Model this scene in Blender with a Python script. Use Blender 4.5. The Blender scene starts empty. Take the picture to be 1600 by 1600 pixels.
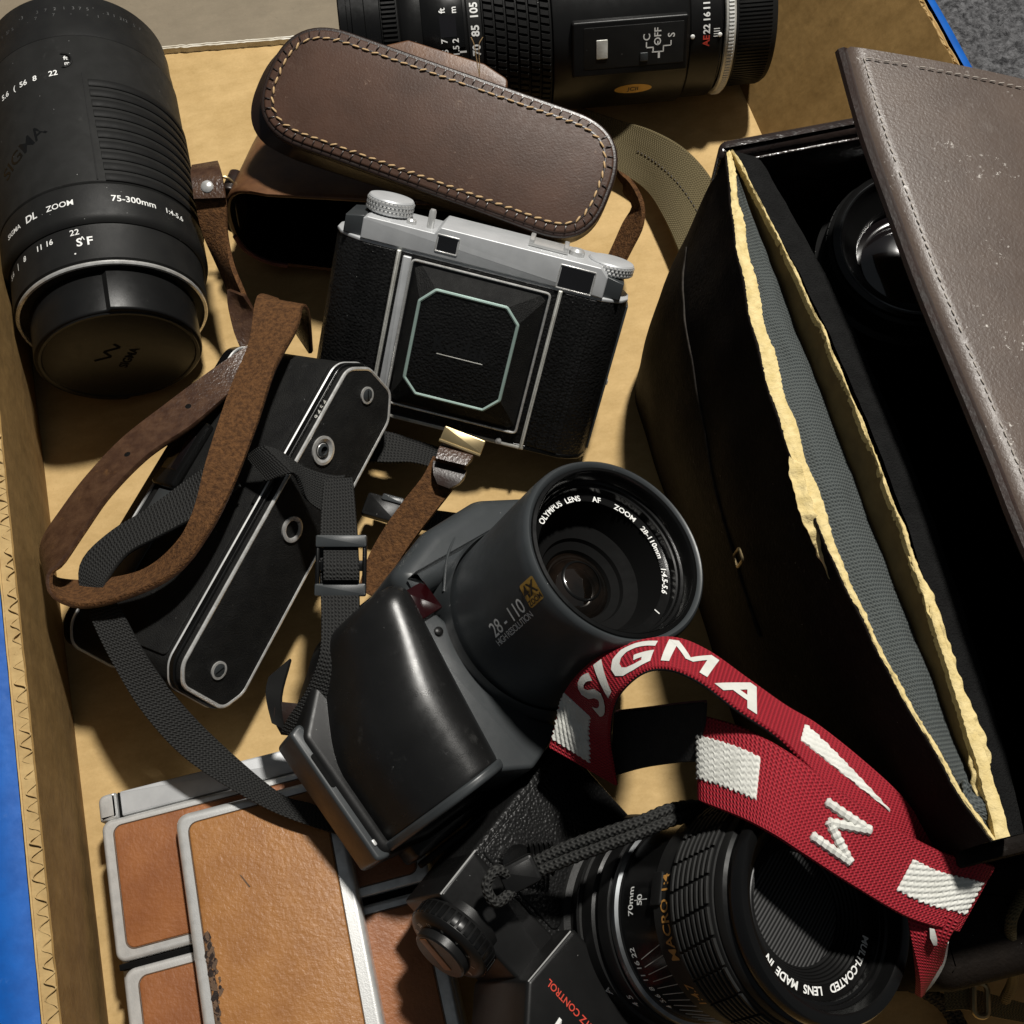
import bpy, bmesh, math, random
from mathutils import Vector, Matrix, noise
random.seed(7)
PI = math.pi
CM = 0.01
scene = bpy.context.scene
col = scene.collection

# ------------------------------------------------------------------ camera
FPX, PITCH, DIST = 1750.0, math.radians(67), 46.0
CAM = Vector((0, -DIST*math.cos(PITCH), DIST*math.sin(PITCH)))
cd = bpy.data.cameras.new('camera'); cam = bpy.data.objects.new('camera', cd); col.objects.link(cam)
cam.location = CAM*CM; cam.rotation_euler = (PI/2-PITCH, 0, 0)
cd.sensor_width = 36; cd.sensor_height = 36; cd.sensor_fit = 'HORIZONTAL'; cd.lens = FPX/1600*36
cd.clip_start = 0.01; cd.clip_end = 50
scene.camera = cam
# ------------------------------------------------------------------ light
w = bpy.data.worlds.new('World'); scene.world = w; w.use_nodes = True
bg = w.node_tree.nodes['Background']; bg.inputs[0].default_value = (0.85, 0.93, 1.0, 1); bg.inputs[1].default_value = 0.08
def area(name, loc, target, size, energy, colr):
    ld = bpy.data.lights.new(name, 'AREA'); ld.shape = 'DISK'; ld.size = size; ld.energy = energy; ld.color = colr
    o = bpy.data.objects.new(name, ld); col.objects.link(o); o.location = loc
    o.rotation_euler = (Vector(target)-Vector(loc)).to_track_quat('-Z', 'Y').to_euler()
    return o
LD = Vector((0.20, 0.42, 1.0)).normalized()
area('ceiling_lamp', LD*2.0, (0, 0, 0), 0.14, 60, (1.0, 0.965, 0.90))
scene.view_settings.view_transform = 'Standard'; scene.view_settings.look = 'None'
scene.view_settings.exposure = 0.0; scene.view_settings.gamma = 1.0
scene.view_settings.use_curve_mapping = False

# ------------------------------------------------------------------ helpers
_fw = Vector((0, math.cos(PITCH), -math.sin(PITCH))); _up = Vector((0, math.sin(PITCH), math.cos(PITCH)))
def at(px, py, z):
    """world point (cm) at height z seen from the survey position at photo coordinate px,py"""
    d = _fw + Vector((1, 0, 0))*((px-800)/FPX) + _up*((800-py)/FPX)
    return CAM + d*((z-CAM.z)/d.z)
def lerp(a, b, t): return a+(b-a)*t
def catmull(pts, n):
    out = []
    m = len(pts)
    for i in range(m-1):
        p0 = pts[i-1] if i > 0 else pts[0]*2-pts[1]
        p1, p2 = pts[i], pts[i+1]
        p3 = pts[i+2] if i+2 < m else pts[-1]*2-pts[-2]
        for k in range(n):
            t = k/n
            out.append(0.5*((p1*2)+(p2-p0)*t+(p0*2-p1*5+p2*4-p3)*t*t+(p1*3-p0-p2*3+p3)*t*t*t))
    out.append(pts[-1].copy())
    return out
def rrect(w, h, r, n=6, cx=0, cy=0):
    r = min(r, w/2-1e-4, h/2-1e-4); o = []
    for sx, sy, a in ((1, -1, -90), (1, 1, 0), (-1, 1, 90), (-1, -1, 180)):
        for k in range(n+1):
            t = math.radians(a+90*k/n)
            o.append((cx+sx*(w/2-r)+r*math.cos(t), cy+sy*(h/2-r)+r*math.sin(t)))
    return o
def rpoly(pts, r, n=5):
    """polygon (counter-clockwise) with rounded corners; r is a number or one radius for each corner"""
    o = []; m = len(pts)
    for i in range(m):
        p = Vector(pts[i]); a = Vector(pts[i-1])-p; b = Vector(pts[(i+1) % m])-p
        rr = r[i] if isinstance(r, (list, tuple)) else r
        la, lb = a.length, b.length; a.normalize(); b.normalize()
        ang = math.acos(max(-1, min(1, a.dot(b))))
        if ang > PI-0.05 or rr <= 0: o.append((p.x, p.y)); continue
        d = min(rr/math.tan(ang/2), la*0.48, lb*0.48)
        s, e = p+a*d, p+b*d
        for k in range(n+1):
            t = k/n; q = s*(1-t)**2+p*2*t*(1-t)+e*t*t
            o.append((q.x, q.y))
    return o
def inset(o, d):
    m = len(o); res = []
    for i in range(m):
        p = Vector(o[i]); a = p-Vector(o[i-1]); b = Vector(o[(i+1) % m])-p
        if a.length < 1e-7: a = b
        if b.length < 1e-7: b = a
        a = a.normalized(); b = b.normalized()
        na = Vector((-a.y, a.x)); nb = Vector((-b.y, b.x)); n = na+nb
        if n.length < 1e-6: n = na
        n.normalize(); c = max(0.4, n.dot(na))
        q = p+n*(d/c); res.append((q.x, q.y))
    return res

class MB:
    def __init__(s): s.v = []; s.f = []; s.uv = []; s.mi = []
    def add(s, vs, fs, M=None, uvs=None, mi=0):
        b = len(s.v)
        for p in vs: s.v.append((M @ Vector(p)) if M else Vector(p))
        for i, f in enumerate(fs):
            s.f.append([b+k for k in f]); s.uv.append(uvs[i] if uvs else None); s.mi.append(mi)
        return s
    def lathe(s, prof, n=64, M=None, a0=0.0, a1=2*PI, mi=0):
        full = abs(a1-a0-2*PI) < 1e-6
        cols = n if full else n+1
        vs = []; fs = []
        for r, z in prof:
            for k in range(cols):
                a = a0+(a1-a0)*k/n
                vs.append((r*math.cos(a), r*math.sin(a), z))
        for i in range(len(prof)-1):
            for k in range(n):
                k2 = (k+1) % cols if full else k+1
                fs.append((i*cols+k, i*cols+k2, (i+1)*cols+k2, (i+1)*cols+k))
        return s.add(vs, fs, M, mi=mi)
    def disc(s, r, z, n=48, M=None, up=True, mi=0):
        vs = [(r*math.cos(2*PI*k/n), r*math.sin(2*PI*k/n), z) for k in range(n)]
        f = list(range(n)); f = f if up else f[::-1]
        return s.add(vs, [f], M, mi=mi)
    def prism(s, o, z0, z1, b0=0.0, b1=0.0, M=None, seg=3, caps=(True, True), mi=0):
        rings = []
        if b0 > 0:
            for k in range(seg): t = k/seg*PI/2; rings.append((b0*(1-math.sin(t)), z0+b0*(1-math.cos(t))))
            rings.append((0, z0+b0))
        else: rings.append((0, z0))
        if b1 > 0:
            for k in range(seg+1): t = k/seg*PI/2; rings.append((b1*(1-math.cos(t)), z1-b1*(1-math.sin(t))))
        else: rings.append((0, z1))
        vs = []; fs = []; m = len(o)
        for d, z in rings:
            oo = inset(o, d) if d > 1e-6 else o
            vs += [(x, y, z) for x, y in oo]
        for i in range(len(rings)-1):
            for k in range(m):
                k2 = (k+1) % m
                fs.append((i*m+k, i*m+k2, (i+1)*m+k2, (i+1)*m+k))
        if caps[0]: fs.append(list(range(m))[::-1])
        if caps[1]: fs.append([(len(rings)-1)*m+k for k in range(m)])
        return s.add(vs, fs, M, mi=mi)
    def box(s, c, size, b=0.05, M=None, mi=0):
        T = Matrix.Translation(Vector(c))
        if M: T = M @ T
        b = min(b, min(size)*0.45)
        return s.prism(rrect(size[0], size[1], b, 3), -size[2]/2, size[2]/2, b, b, T, 2, mi=mi)
    def tube(s, path, r, n=10, closed=False, M=None, cap=True):
        m = len(path); vs = []; fs = []; uvs = []
        up = None; L = 0; Ls = []
        for i in range(m):
            a = path[i-1] if (i > 0 or closed) else path[i]; b = path[(i+1) % m] if (i < m-1 or closed) else path[i]
            t = (b-a).normalized()
            if up is None:
                up = Vector((0, 0, 1)) if abs(t.z) < 0.9 else Vector((1, 0, 0))
            up = (up-t*up.dot(t)).normalized(); sd = t.cross(up)
            rr = r[i] if isinstance(r, (list, tuple)) else r
            if i: L += (path[i]-path[i-1]).length
            Ls.append(L)
            for k in range(n):
                an = 2*PI*k/n; vs.append(path[i]+sd*(rr*math.cos(an))+up*(rr*math.sin(an)))
        for i in range(m if closed else m-1):
            i2 = (i+1) % m
            for k in range(n):
                k2 = (k+1) % n
                fs.append((i*n+k, i*n+k2, i2*n+k2, i2*n+k))
                u0, u1 = Ls[i], (Ls[i2] if i2 else Ls[i]+.1)
                uvs.append(((u0, k/n), (u0, (k+1)/n), (u1, (k+1)/n), (u1, k/n)))
        if cap and not closed:
            fs.append(list(range(n))[::-1]); uvs.append(None); fs.append([(m-1)*n+k for k in range(n)]); uvs.append(None)
        return s.add(vs, fs, M, uvs)
    def grid(s, fn, nu, nv, M=None, uvfn=None, mi=0):
        vs = [fn(i/nu, j/nv) for i in range(nu+1) for j in range(nv+1)]
        fs = []; uvs = [] if uvfn else None
        for i in range(nu):
            for j in range(nv):
                fs.append((i*(nv+1)+j, (i+1)*(nv+1)+j, (i+1)*(nv+1)+j+1, i*(nv+1)+j+1))
                if uvfn: uvs.append([uvfn(a/nu, b/nv) for a, b in ((i, j), (i+1, j), (i+1, j+1), (i, j+1))])
        return s.add(vs, fs, M, uvs, mi)

class Ribbon:
    """a band between two edge curves; top(s, v, off) is a point on its face"""
    def __init__(s, st, n=10, flip=False):
        A = catmull([Vector(a) for a, b in st], n); B = catmull([Vector(b) for a, b in st], n)
        s.A, s.B = A, B; s.flip = flip; s.c = [0.0]
        for i in range(1, len(A)):
            s.c.append(s.c[-1]+((A[i]+B[i])/2-(A[i-1]+B[i-1])/2).length)
        s.L = s.c[-1]; s.N = []
        m = len(A)
        for i in range(m):
            a, b = max(0, i-1), min(m-1, i+1)
            t = (A[b]+B[b])-(A[a]+B[a])
            nn = t.cross(B[i]-A[i]).normalized()
            s.N.append(-nn if flip else nn)
    def at(s, d, v, off=0.0):
        d = max(0, min(s.L-1e-6, d))
        lo, hi = 0, len(s.c)-1
        while hi-lo > 1:
            mid = (lo+hi)//2
            if s.c[mid] <= d: lo = mid
            else: hi = mid
        t = (d-s.c[lo])/max(1e-9, s.c[hi]-s.c[lo])
        return lerp(lerp(s.A[lo], s.A[hi], t), lerp(s.B[lo], s.B[hi], t), v)+lerp(s.N[lo], s.N[hi], t)*off
    def width(s, d): return (s.at(d, 0)-s.at(d, 1)).length
    def mesh(s, th, nv=6, step=0.25, d0=0, d1=None, crown=0.0, two=False):
        d1 = s.L if d1 is None else d1
        nu = max(2, int((d1-d0)/step)); h = th/2; mb = MB()
        sec = [(0.0, 0.0)]+[(min(max(j/nv, 0.02), 0.98), h+crown*math.sin(PI*j/nv)) for j in range(nv+1)]+[(1.0, 0.0)]+[(min(max(1-j/nv, 0.02), 0.98), -h) for j in range(nv+1)]
        m = len(sec); vs = []; fs = []; uvs = []
        for i in range(nu+1):
            d = d0+(d1-d0)*i/nu
            for v, o in sec:
                q = s.at(d, v, o)
                vs.append(q)
        W = s.width((d0+d1)/2)
        for i in range(nu):
            for k in range(m):
                k2 = (k+1) % m
                q = [(i*m+k), (i*m+k2), ((i+1)*m+k2), ((i+1)*m+k)]
                fs.append(q if s.flip else q[::-1])
                u0 = d0+(d1-d0)*i/nu; u1 = d0+(d1-d0)*(i+1)/nu
                uu = [(u0, sec[k][0]*W), (u0, sec[k2][0]*W), (u1, sec[k2][0]*W), (u1, sec[k][0]*W)]
                uvs.append(uu if s.flip else uu[::-1])
        e0 = list(range(m)); e1 = [nu*m+k for k in range(m)]
        fs.append(e0 if not s.flip else e0[::-1]); uvs.append(None); fs.append(e1[::-1] if not s.flip else e1); uvs.append(None)
        mb.add(vs, fs, None, uvs)
        if two: mb.mi = [(1 if (i % m) >= nv+2 else 0) for i in range(nu*m)]+[0, 0]
        return mb

class Thing:
    def __init__(s, name, label, cat, R=None, t=(0, 0, 0), k=1.0, group=None, kind=None):
        s.o = bpy.data.objects.new(name, None); col.objects.link(s.o)
        s.R = Matrix(R).to_4x4() if R is not None else Matrix.Identity(4)
        s.t = Vector(t); s.k = k
        s.o.matrix_world = Matrix.Translation(s.t*CM) @ s.R
        s.o.empty_display_size = 0.02
        if label: s.o['label'] = label
        if cat: s.o['category'] = cat
        if group: s.o['group'] = group
        if kind: s.o['kind'] = kind
        s.fwd = Matrix.Translation(s.t) @ s.R @ Matrix.Scale(k, 4)
        s.inv = s.R.inverted() @ Matrix.Translation(-s.t)
    def world(s, p): return s.fwd @ Vector(p)
    def part(s, name, mb, mat, parent=None, world=False, sharp=35, label=None, kind=None):
        me = mesh_of(name, mb, mat, (s.inv if world else Matrix.Scale(s.k, 4)), sharp)
        o = bpy.data.objects.new(name, me); col.objects.link(o); o.parent = parent or s.o
        if label: o['label'] = label
        if kind: o['kind'] = kind
        return o
    def inst(s, name, me, M, parent=None):
        """copy of a small shared mesh (built in metres) placed by a local matrix in cm"""
        o = bpy.data.objects.new(name, me); col.objects.link(o); o.parent = parent or s.o
        L = M.copy(); L.translation = L.translation*CM*s.k
        o.matrix_local = L
        return o
def mesh_of(name, mb, mat, X=None, sharp=35):
    me = bpy.data.meshes.new(name)
    X = X or Matrix.Identity(4)
    me.from_pydata([(X @ p)*CM for p in mb.v], [], mb.f)
    if any(u for u in mb.uv):
        ul = me.uv_layers.new(name='UVMap'); dat = ul.data
        for p, u in zip(me.polygons, mb.uv):
            if u:
                for li, c in zip(p.loop_indices, u): dat[li].uv = c
    for m in (mat if isinstance(mat, (list, tuple)) else [mat]): me.materials.append(m)
    if any(mb.mi): me.polygons.foreach_set('material_index', mb.mi)
    bm = bmesh.new(); bm.from_mesh(me); bmesh.ops.recalc_face_normals(bm, faces=bm.faces); bm.to_mesh(bm_me := me); bm.free()
    me.polygons.foreach_set('use_smooth', [len(p.vertices) <= 6 for p in me.polygons])
    me.set_sharp_from_angle(angle=math.radians(sharp))
    me.update()
    return me
def frame3(x, z, t=(0, 0, 0)):
    x = Vector(x).normalized(); z = Vector(z).normalized(); y = z.cross(x).normalized(); x = y.cross(z)
    return Matrix(((x.x, y.x, z.x, t[0]), (x.y, y.y, z.y, t[1]), (x.z, y.z, z.z, t[2]), (0, 0, 0, 1)))
def T3(x, y, z): return Matrix.Translation((x, y, z))
def RX(a): return Matrix.Rotation(math.radians(a), 4, 'X')
def RY(a): return Matrix.Rotation(math.radians(a), 4, 'Y')
def RZ(a): return Matrix.Rotation(math.radians(a), 4, 'Z')
_tc = {}
def text2d(s, size, bold=0.0, shear=0.0, space=1.0, sub=0):
    key = (s, size, bold, shear, space, sub)
    if key in _tc: return _tc[key]
    cu = bpy.data.curves.new('t', 'FONT'); cu.body = s; cu.size = size/0.70; cu.align_x = 'CENTER'; cu.offset = bold
    cu.shear = shear; cu.space_character = space; cu.resolution_u = 3; cu.fill_mode = 'FRONT'
    o = bpy.data.objects.new('t', cu); col.objects.link(o)
    dg = bpy.context.evaluated_depsgraph_get(); me = o.evaluated_get(dg).to_mesh()
    bm = bmesh.new(); bm.from_mesh(me); bmesh.ops.triangulate(bm, faces=bm.faces)
    for _ in range(sub):
        bmesh.ops.subdivide_edges(bm, edges=[e for e in bm.edges if e.calc_length() > .12], cuts=1); bmesh.ops.triangulate(bm, faces=bm.faces)
    bm.verts.index_update()
    vs = [(v.co.x, v.co.y-size/2) for v in bm.verts]; bm.verts.index_update(); fs = [[v.index for v in f.verts] for f in bm.faces]
    bm.free(); o.evaluated_get(dg).to_mesh_clear(); bpy.data.objects.remove(o); bpy.data.curves.remove(cu)
    _tc[key] = (vs, fs); return vs, fs
def letters(mb, s, size, fn, bold=0.0, shear=0.0, space=1.0, mi=0):
    vs, fs = text2d(s, size, bold, shear, space)
    return mb.add([fn(x, y) for x, y in vs], fs, mi=mi)

# ------------------------------------------------------------------ materials
def nt(name):
    m = bpy.data.materials.new(name); m.use_nodes = True
    t = m.node_tree; return m, t, t.nodes['Principled BSDF']
def nd(t, typ, **kw):
    n = t.nodes.new(typ)
    for k, v in kw.items(): setattr(n, k, v)
    return n
def coords(t, uv=False, scale=(100, 100, 100)):
    tc = nd(t, 'ShaderNodeTexCoord'); mp = nd(t, 'ShaderNodeMapping')
    mp.inputs['Scale'].default_value = scale if not uv else (1, 1, 1)
    t.links.new(tc.outputs['UV' if uv else 'Object'], mp.inputs['Vector']); return mp.outputs[0]
def noise_(t, co, sc, det=4, rough=.55):
    n = nd(t, 'ShaderNodeTexNoise'); n.inputs['Scale'].default_value = sc; n.inputs['Detail'].default_value = det
    n.inputs['Roughness'].default_value = rough; t.links.new(co, n.inputs['Vector']); return n.outputs['Fac']
def ramp(t, fac, a, b, pa=.35, pb=.65):
    r = nd(t, 'ShaderNodeValToRGB'); e = r.color_ramp.elements
    e[0].position = pa; e[1].position = pb
    e[0].color = a if len(a) == 4 else (*a, 1); e[1].color = b if len(b) == 4 else (*b, 1)
    t.links.new(fac, r.inputs[0]); return r.outputs[0]
def mix(t, fac, a, b):
    m = nd(t, 'ShaderNodeMix', data_type='RGBA')
    if isinstance(fac, (int, float)): m.inputs[0].default_value = fac
    else: t.links.new(fac, m.inputs[0])
    for sk, x in ((m.inputs[6], a), (m.inputs[7], b)):
        if isinstance(x, tuple): sk.default_value = (*x[:3], 1)
        else: t.links.new(x, sk)
    return m.outputs[2]
def math_(t, op, a, b=None):
    m = nd(t, 'ShaderNodeMath', operation=op)
    for i, x in enumerate((a, b)):
        if x is None: continue
        if isinstance(x, (int, float)): m.inputs[i].default_value = x
        else: t.links.new(x, m.inputs[i])
    return m.outputs[0]
def bump(t, p, h, strength, dist=0.0004, prev=None):
    b = nd(t, 'ShaderNodeBump'); b.inputs['Strength'].default_value = strength; b.inputs['Distance'].default_value = dist
    t.links.new(h, b.inputs['Height'])
    if prev: t.links.new(prev, b.inputs['Normal'])
    t.links.new(b.outputs[0], p.inputs['Normal']); return b.outputs[0]
def surf(name, c1, c2=None, rough=.5, metal=0, spec=.5, var=1.5, grain=None, gstr=.3, gdist=.0004, dust=0, dustc=(.5, .5, .48), scuff=0, voro=False, rvar=.12, coat=0, fleck=0, fleckc=(.55, .52, .48), scale=(100, 100, 100)):
    """general surface: two-tone noise, grain relief, dust specks, worn patches"""
    m, t, p = nt(name); co = coords(t, scale=scale)
    c2 = c2 or tuple(x*.75 for x in c1)
    cc = ramp(t, noise_(t, co, var, 5), c1, c2)
    if scuff:
        sc = ramp(t, noise_(t, co, 1.1, 8, .75), (0, 0, 0), (1, 1, 1), .60, .72)
        cc = mix(t, math_(t, 'MULTIPLY', sc, scuff), cc, dustc)
    if fleck:
        k = ramp(t, noise_(t, co, 5.5, 6, .75), (0, 0, 0), (1, 1, 1), .605, .64)
        k = math_(t, 'MULTIPLY', k, ramp(t, noise_(t, co, .42, 3), (0, 0, 0), (1, 1, 1), .53, .62))
        cc = mix(t, math_(t, 'MULTIPLY', k, fleck), cc, fleckc)
    if dust:
        v = nd(t, 'ShaderNodeTexVoronoi'); v.inputs['Scale'].default_value = 2.6; t.links.new(co, v.inputs['Vector'])
        k = math_(t, 'LESS_THAN', v.outputs['Distance'], .034)
        k = math_(t, 'MULTIPLY', k, ramp(t, noise_(t, co, .9, 2), (0, 0, 0), (1, 1, 1), .5, .56))
        cc = mix(t, math_(t, 'MULTIPLY', k, dust), cc, dustc)
    t.links.new(cc, p.inputs['Base Color'])
    p.inputs['Metallic'].default_value = metal; p.inputs['Specular IOR Level'].default_value = spec
    p.inputs['Coat Weight'].default_value = coat; p.inputs['Coat Roughness'].default_value = .12
    rn = noise_(t, co, 3.0, 6, .65)
    r_ = math_(t, 'ADD', math_(t, 'MULTIPLY', rn, rvar*2), rough-rvar)
    t.links.new(r_, p.inputs['Roughness'])
    if grain:
        if voro:
            v = nd(t, 'ShaderNodeTexVoronoi', feature='SMOOTH_F1'); v.inputs['Scale'].default_value = grain; t.links.new(co, v.inputs['Vector'])
            h = v.outputs['Distance']
        else: h = noise_(t, co, grain, 3, .6)
        bump(t, p, h, gstr, gdist)
    return m
def weave(name, c1, c2, pitch=.13, chev=.5, rough=.75, strength=.8, tw=.22):
    """woven webbing from the strap's own length (u) and width (v), both in cm"""
    m, t, p = nt(name); uv = nd(t, 'ShaderNodeUVMap'); sx = nd(t, 'ShaderNodeSeparateXYZ'); t.links.new(uv.outputs[0], sx.inputs[0])
    u, v = sx.outputs[0], sx.outputs[1]
    pp = math_(t, 'PINGPONG', v, chev)
    a = math_(t, 'SINE', math_(t, 'MULTIPLY', math_(t, 'ADD', u, math_(t, 'MULTIPLY', pp, tw)), 2*PI/pitch))
    b = math_(t, 'SINE', math_(t, 'MULTIPLY', v, 2*PI/(pitch*.85)))
    h = math_(t, 'ADD', math_(t, 'MULTIPLY', a, .30), math_(t, 'MULTIPLY', math_(t, 'MULTIPLY', b, a), .35))
    h = math_(t, 'ADD', h, .5)
    nz = noise_(t, coords(t), 14, 3)
    f = math_(t, 'ADD', math_(t, 'MULTIPLY', h, .8), math_(t, 'MULTIPLY', nz, .3))
    t.links.new(ramp(t, f, c1, c2, .25, .85), p.inputs['Base Color']); p.inputs['Roughness'].default_value = rough
    p.inputs['Specular IOR Level'].default_value = .3
    bump(t, p, f, strength, .0006); return m
def cardboard(name, c1, c2, rough=.85):
    m, t, p = nt(name); co = coords(t)
    f1 = noise_(t, coords(t, scale=(90, 190, 100)), .9, 6, .7); f2 = noise_(t, co, .35, 4); f3 = noise_(t, co, 9, 4, .7)
    f = math_(t, 'ADD', math_(t, 'MULTIPLY', f1, .45), math_(t, 'ADD', math_(t, 'MULTIPLY', f2, .35), math_(t, 'MULTIPLY', f3, .2)))
    cc = ramp(t, f, c1, c2, .38, .62)
    sp = ramp(t, noise_(t, co, 5, 2), (0, 0, 0), (1, 1, 1), .70, .74)
    cc = mix(t, math_(t, 'MULTIPLY', sp, .25), cc, tuple(x*.6 for x in c1))
    t.links.new(cc, p.inputs['Base Color']); p.inputs['Roughness'].default_value = rough; p.inputs['Specular IOR Level'].default_value = .25
    wv = nd(t, 'ShaderNodeTexWave', bands_direction='Y'); wv.inputs['Scale'].default_value = .26; wv.inputs['Distortion'].default_value = .6; t.links.new(co, wv.inputs['Vector'])
    b1 = bump(t, p, wv.outputs['Fac'], .10, .0012)
    b2 = bump(t, p, noise_(t, co, .5, 3), .35, .003, b1)
    bump(t, p, f, .25, .0005, b2); return m

MAT = {}
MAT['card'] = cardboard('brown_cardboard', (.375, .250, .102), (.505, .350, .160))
MAT['card_in'] = cardboard('brown_cardboard_shaded', (.175, .102, .031), (.25, .152, .052))  # same board for the walls, their shade put into a darker colour
MAT['flute'] = cardboard('corrugated_medium', (.30, .20, .085), (.44, .31, .14))
MAT['greyboard'] = cardboard('grey_faced_board', (.165, .137, .098), (.205, .17, .122))
MAT['torn_white'] = surf('torn_white_paper', (.75, .72, .64), (.55, .50, .40), .9, grain=9, gstr=.5)
MAT['blue'] = surf('blue_printed_board', (.003, .085, .36), (.002, .065, .29), .55, scuff=.10, dustc=(.30, .42, .6), grain=5, gstr=.12, spec=.2)
MAT['black'] = surf('black_satin_plastic', (.0075, .0075, .0075), (.006, .006, .006), .36, dust=.5, grain=60, gstr=.08, spec=.22)
MAT['black_matte'] = surf('black_matte_plastic', (.0135, .0135, .013), (.010, .010, .010), .46, dust=.6, grain=45, gstr=.18, spec=.16)
MAT['black_gloss'] = surf('black_gloss_enamel', (.004, .004, .004), (.0035, .0035, .0035), .24, dust=.4, spec=.38, rvar=.07)
MAT['rubber'] = surf('black_rubber', (.009, .009, .0088), (.007, .007, .007), .60, dust=.7, grain=30, gstr=.15, spec=.14)
MAT['rubber_worn'] = surf('worn_dusty_rubber', (.016, .016, .0155), (.012, .012, .0115), .60, dust=.9, scuff=.03, grain=30, gstr=.2, spec=.14)
MAT['pit'] = surf('deep_black', (.003, .003, .003), (.003, .003, .003), .8, spec=.1)
MAT['leatherette'] = surf('black_grained_leatherette', (.0085, .0085, .0085), (.006, .006, .006), .40, grain=11, gstr=.6, gdist=.0006, voro=True, dust=.5, spec=.2)
MAT['leatherette_fine'] = surf('fine_black_leatherette', (.012, .012, .0115), (.007, .007, .007), .62, grain=20, gstr=.7, gdist=.0006, dust=.7, scuff=.05, spec=.14)
MAT['grey_plastic'] = surf('dark_grey_plastic', (.034, .038, .040), (.028, .031, .033), .38, dust=.5, grain=70, gstr=.06)
MAT['barrel_grey'] = surf('charcoal_plastic', (.036, .040, .043), (.031, .035, .037), .38, dust=.6, grain=70, gstr=.07, spec=.4)
MAT['grip_black'] = surf('soft_black_grip', (.009, .009, .009), (.007, .007, .007), .30, dust=.4, grain=40, gstr=.1, scuff=.03, spec=.40, fleck=.22, fleckc=(.08, .08, .08))
MAT['chrome'] = surf('satin_chrome', (.62, .62, .61), (.54, .54, .53), .33, .55, grain=50, gstr=.04, scuff=.2, dustc=(.3, .29, .27))
MAT['alu'] = surf('satin_aluminium_plate', (.50, .51, .52), (.43, .44, .45), .42, .25, grain=80, gstr=.07, scuff=.15, dustc=(.2, .19, .18))
MAT['bright'] = surf('bright_polished_metal', (.82, .81, .79), (.62, .61, .58), .28, .65, var=4, scuff=.35, dustc=(.30, .29, .27))
MAT['worn_trim'] = surf('worn_white_metal_trim', (.62, .62, .58), (.42, .41, .37), .42, .25, scuff=.35, dustc=(.25, .22, .16), grain=12, gstr=.2)
MAT['mint_trim'] = surf('pale_green_enamel_trim', (.42, .55, .50), (.34, .46, .42), .40, .3, scuff=.2, dustc=(.6, .6, .55))
MAT['brass'] = surf('aged_brass', (.36, .28, .15), (.25, .19, .10), .38, .8, scuff=.2, dustc=(.15, .1, .05))
MAT['gold'] = surf('gold_badge_foil', (.48, .29, .06), (.40, .24, .05), .40, .3)
MAT['white'] = surf('white_paint', (.78, .78, .76), (.62, .62, .60), .6)
MAT['red_paint'] = surf('red_paint', (.55, .05, .03), (.42, .04, .02), .6)
MAT['orange_paint'] = surf('amber_paint', (.45, .22, .05), (.35, .17, .04), .6)
MAT['dark_ink'] = surf('dark_ink', (.02, .014, .008), (.02, .014, .008), .5)
MAT['glass'] = surf('coated_dark_glass', (.006, .005, .006), (.005, .004, .004), .05, spec=.9, rvar=.02, coat=.6)
MAT['red_glass'] = surf('dark_red_window', (.014, .0015, .002), (.009, .001, .0015), .12, spec=.6, rvar=.03)
MAT['case_leather'] = surf('brown_stitched_leather', (.064, .033, .022), (.046, .024, .016), .46, var=.5, grain=11, gstr=.25, scuff=.10, dust=.5, dustc=(.30, .22, .16), spec=.20, fleck=.35, fleckc=(.28, .20, .15))
MAT['case_edge'] = surf('dark_burnished_leather', (.020, .010, .0075), (.013, .0075, .0055), .34, grain=12, gstr=.2, spec=.5, scuff=.08, dustc=(.2, .13, .09))
MAT['tan_side'] = surf('worn_brown_leather', (.135, .062, .026), (.075, .033, .016), .40, var=.8, grain=10, gstr=.2, scuff=.15, dustc=(.22, .12, .06), spec=.45)
MAT['suede'] = surf('rough_brown_suede', (.115, .052, .018), (.050, .022, .008), .85, var=7, grain=13, gstr=.9, gdist=.0008, spec=.2)
MAT['smooth_strap'] = surf('smooth_brown_strap_leather', (.066, .034, .019), (.036, .017, .010), .30, var=2.5, grain=9, gstr=.6, scuff=.5, dustc=(.16, .078, .027), spec=.5)
MAT['lining'] = surf('dark_red_lining', (.16, .065, .065), (.09, .035, .035), .85, grain=10, gstr=.5)
MAT['thread'] = surf('waxed_tan_thread', (.50, .33, .16), (.36, .23, .10), .6, grain=30, gstr=.4)
MAT['thread_grey'] = surf('pale_grey_thread', (.34, .30, .26), (.24, .21, .18), .7, grain=30, gstr=.4)
MAT['nylon'] = weave('black_nylon_webbing', (.003, .003, .003), (.019, .019, .018), .135, .16)
MAT['nylon_fine'] = weave('black_fine_webbing', (.003, .003, .003), (.014, .014, .013), .10, .12)
MAT['braid'] = weave('black_braided_cord', (.003, .003, .003), (.030, .030, .028), .16, .12, strength=1)
MAT['khaki'] = weave('khaki_canvas_webbing', (.075, .058, .026), (.145, .115, .055), .11, .4)
MAT['red'] = weave('red_woven_polyester', (.15, .004, .010), (.36, .014, .026), .115, .12, rough=.7, strength=.8, tw=.0)
MAT['red_white'] = surf('white_woven_yarn', (.60, .60, .56), (.52, .52, .48), .8, grain=16, gstr=.18)
MAT['strap_back'] = surf('black_strap_backing', (.014, .0135, .013), (.010, .0095, .0095), .85, grain=14, gstr=.5)
MAT['case_black'] = surf('dark_brown_leather_case', (.0085, .0062, .0048), (.006, .0045, .0036), .72, grain=8, gstr=.4, gdist=.0008, scuff=.03, dust=.6, spec=.07, fleck=.5, fleckc=(.05, .042, .033))
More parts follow.
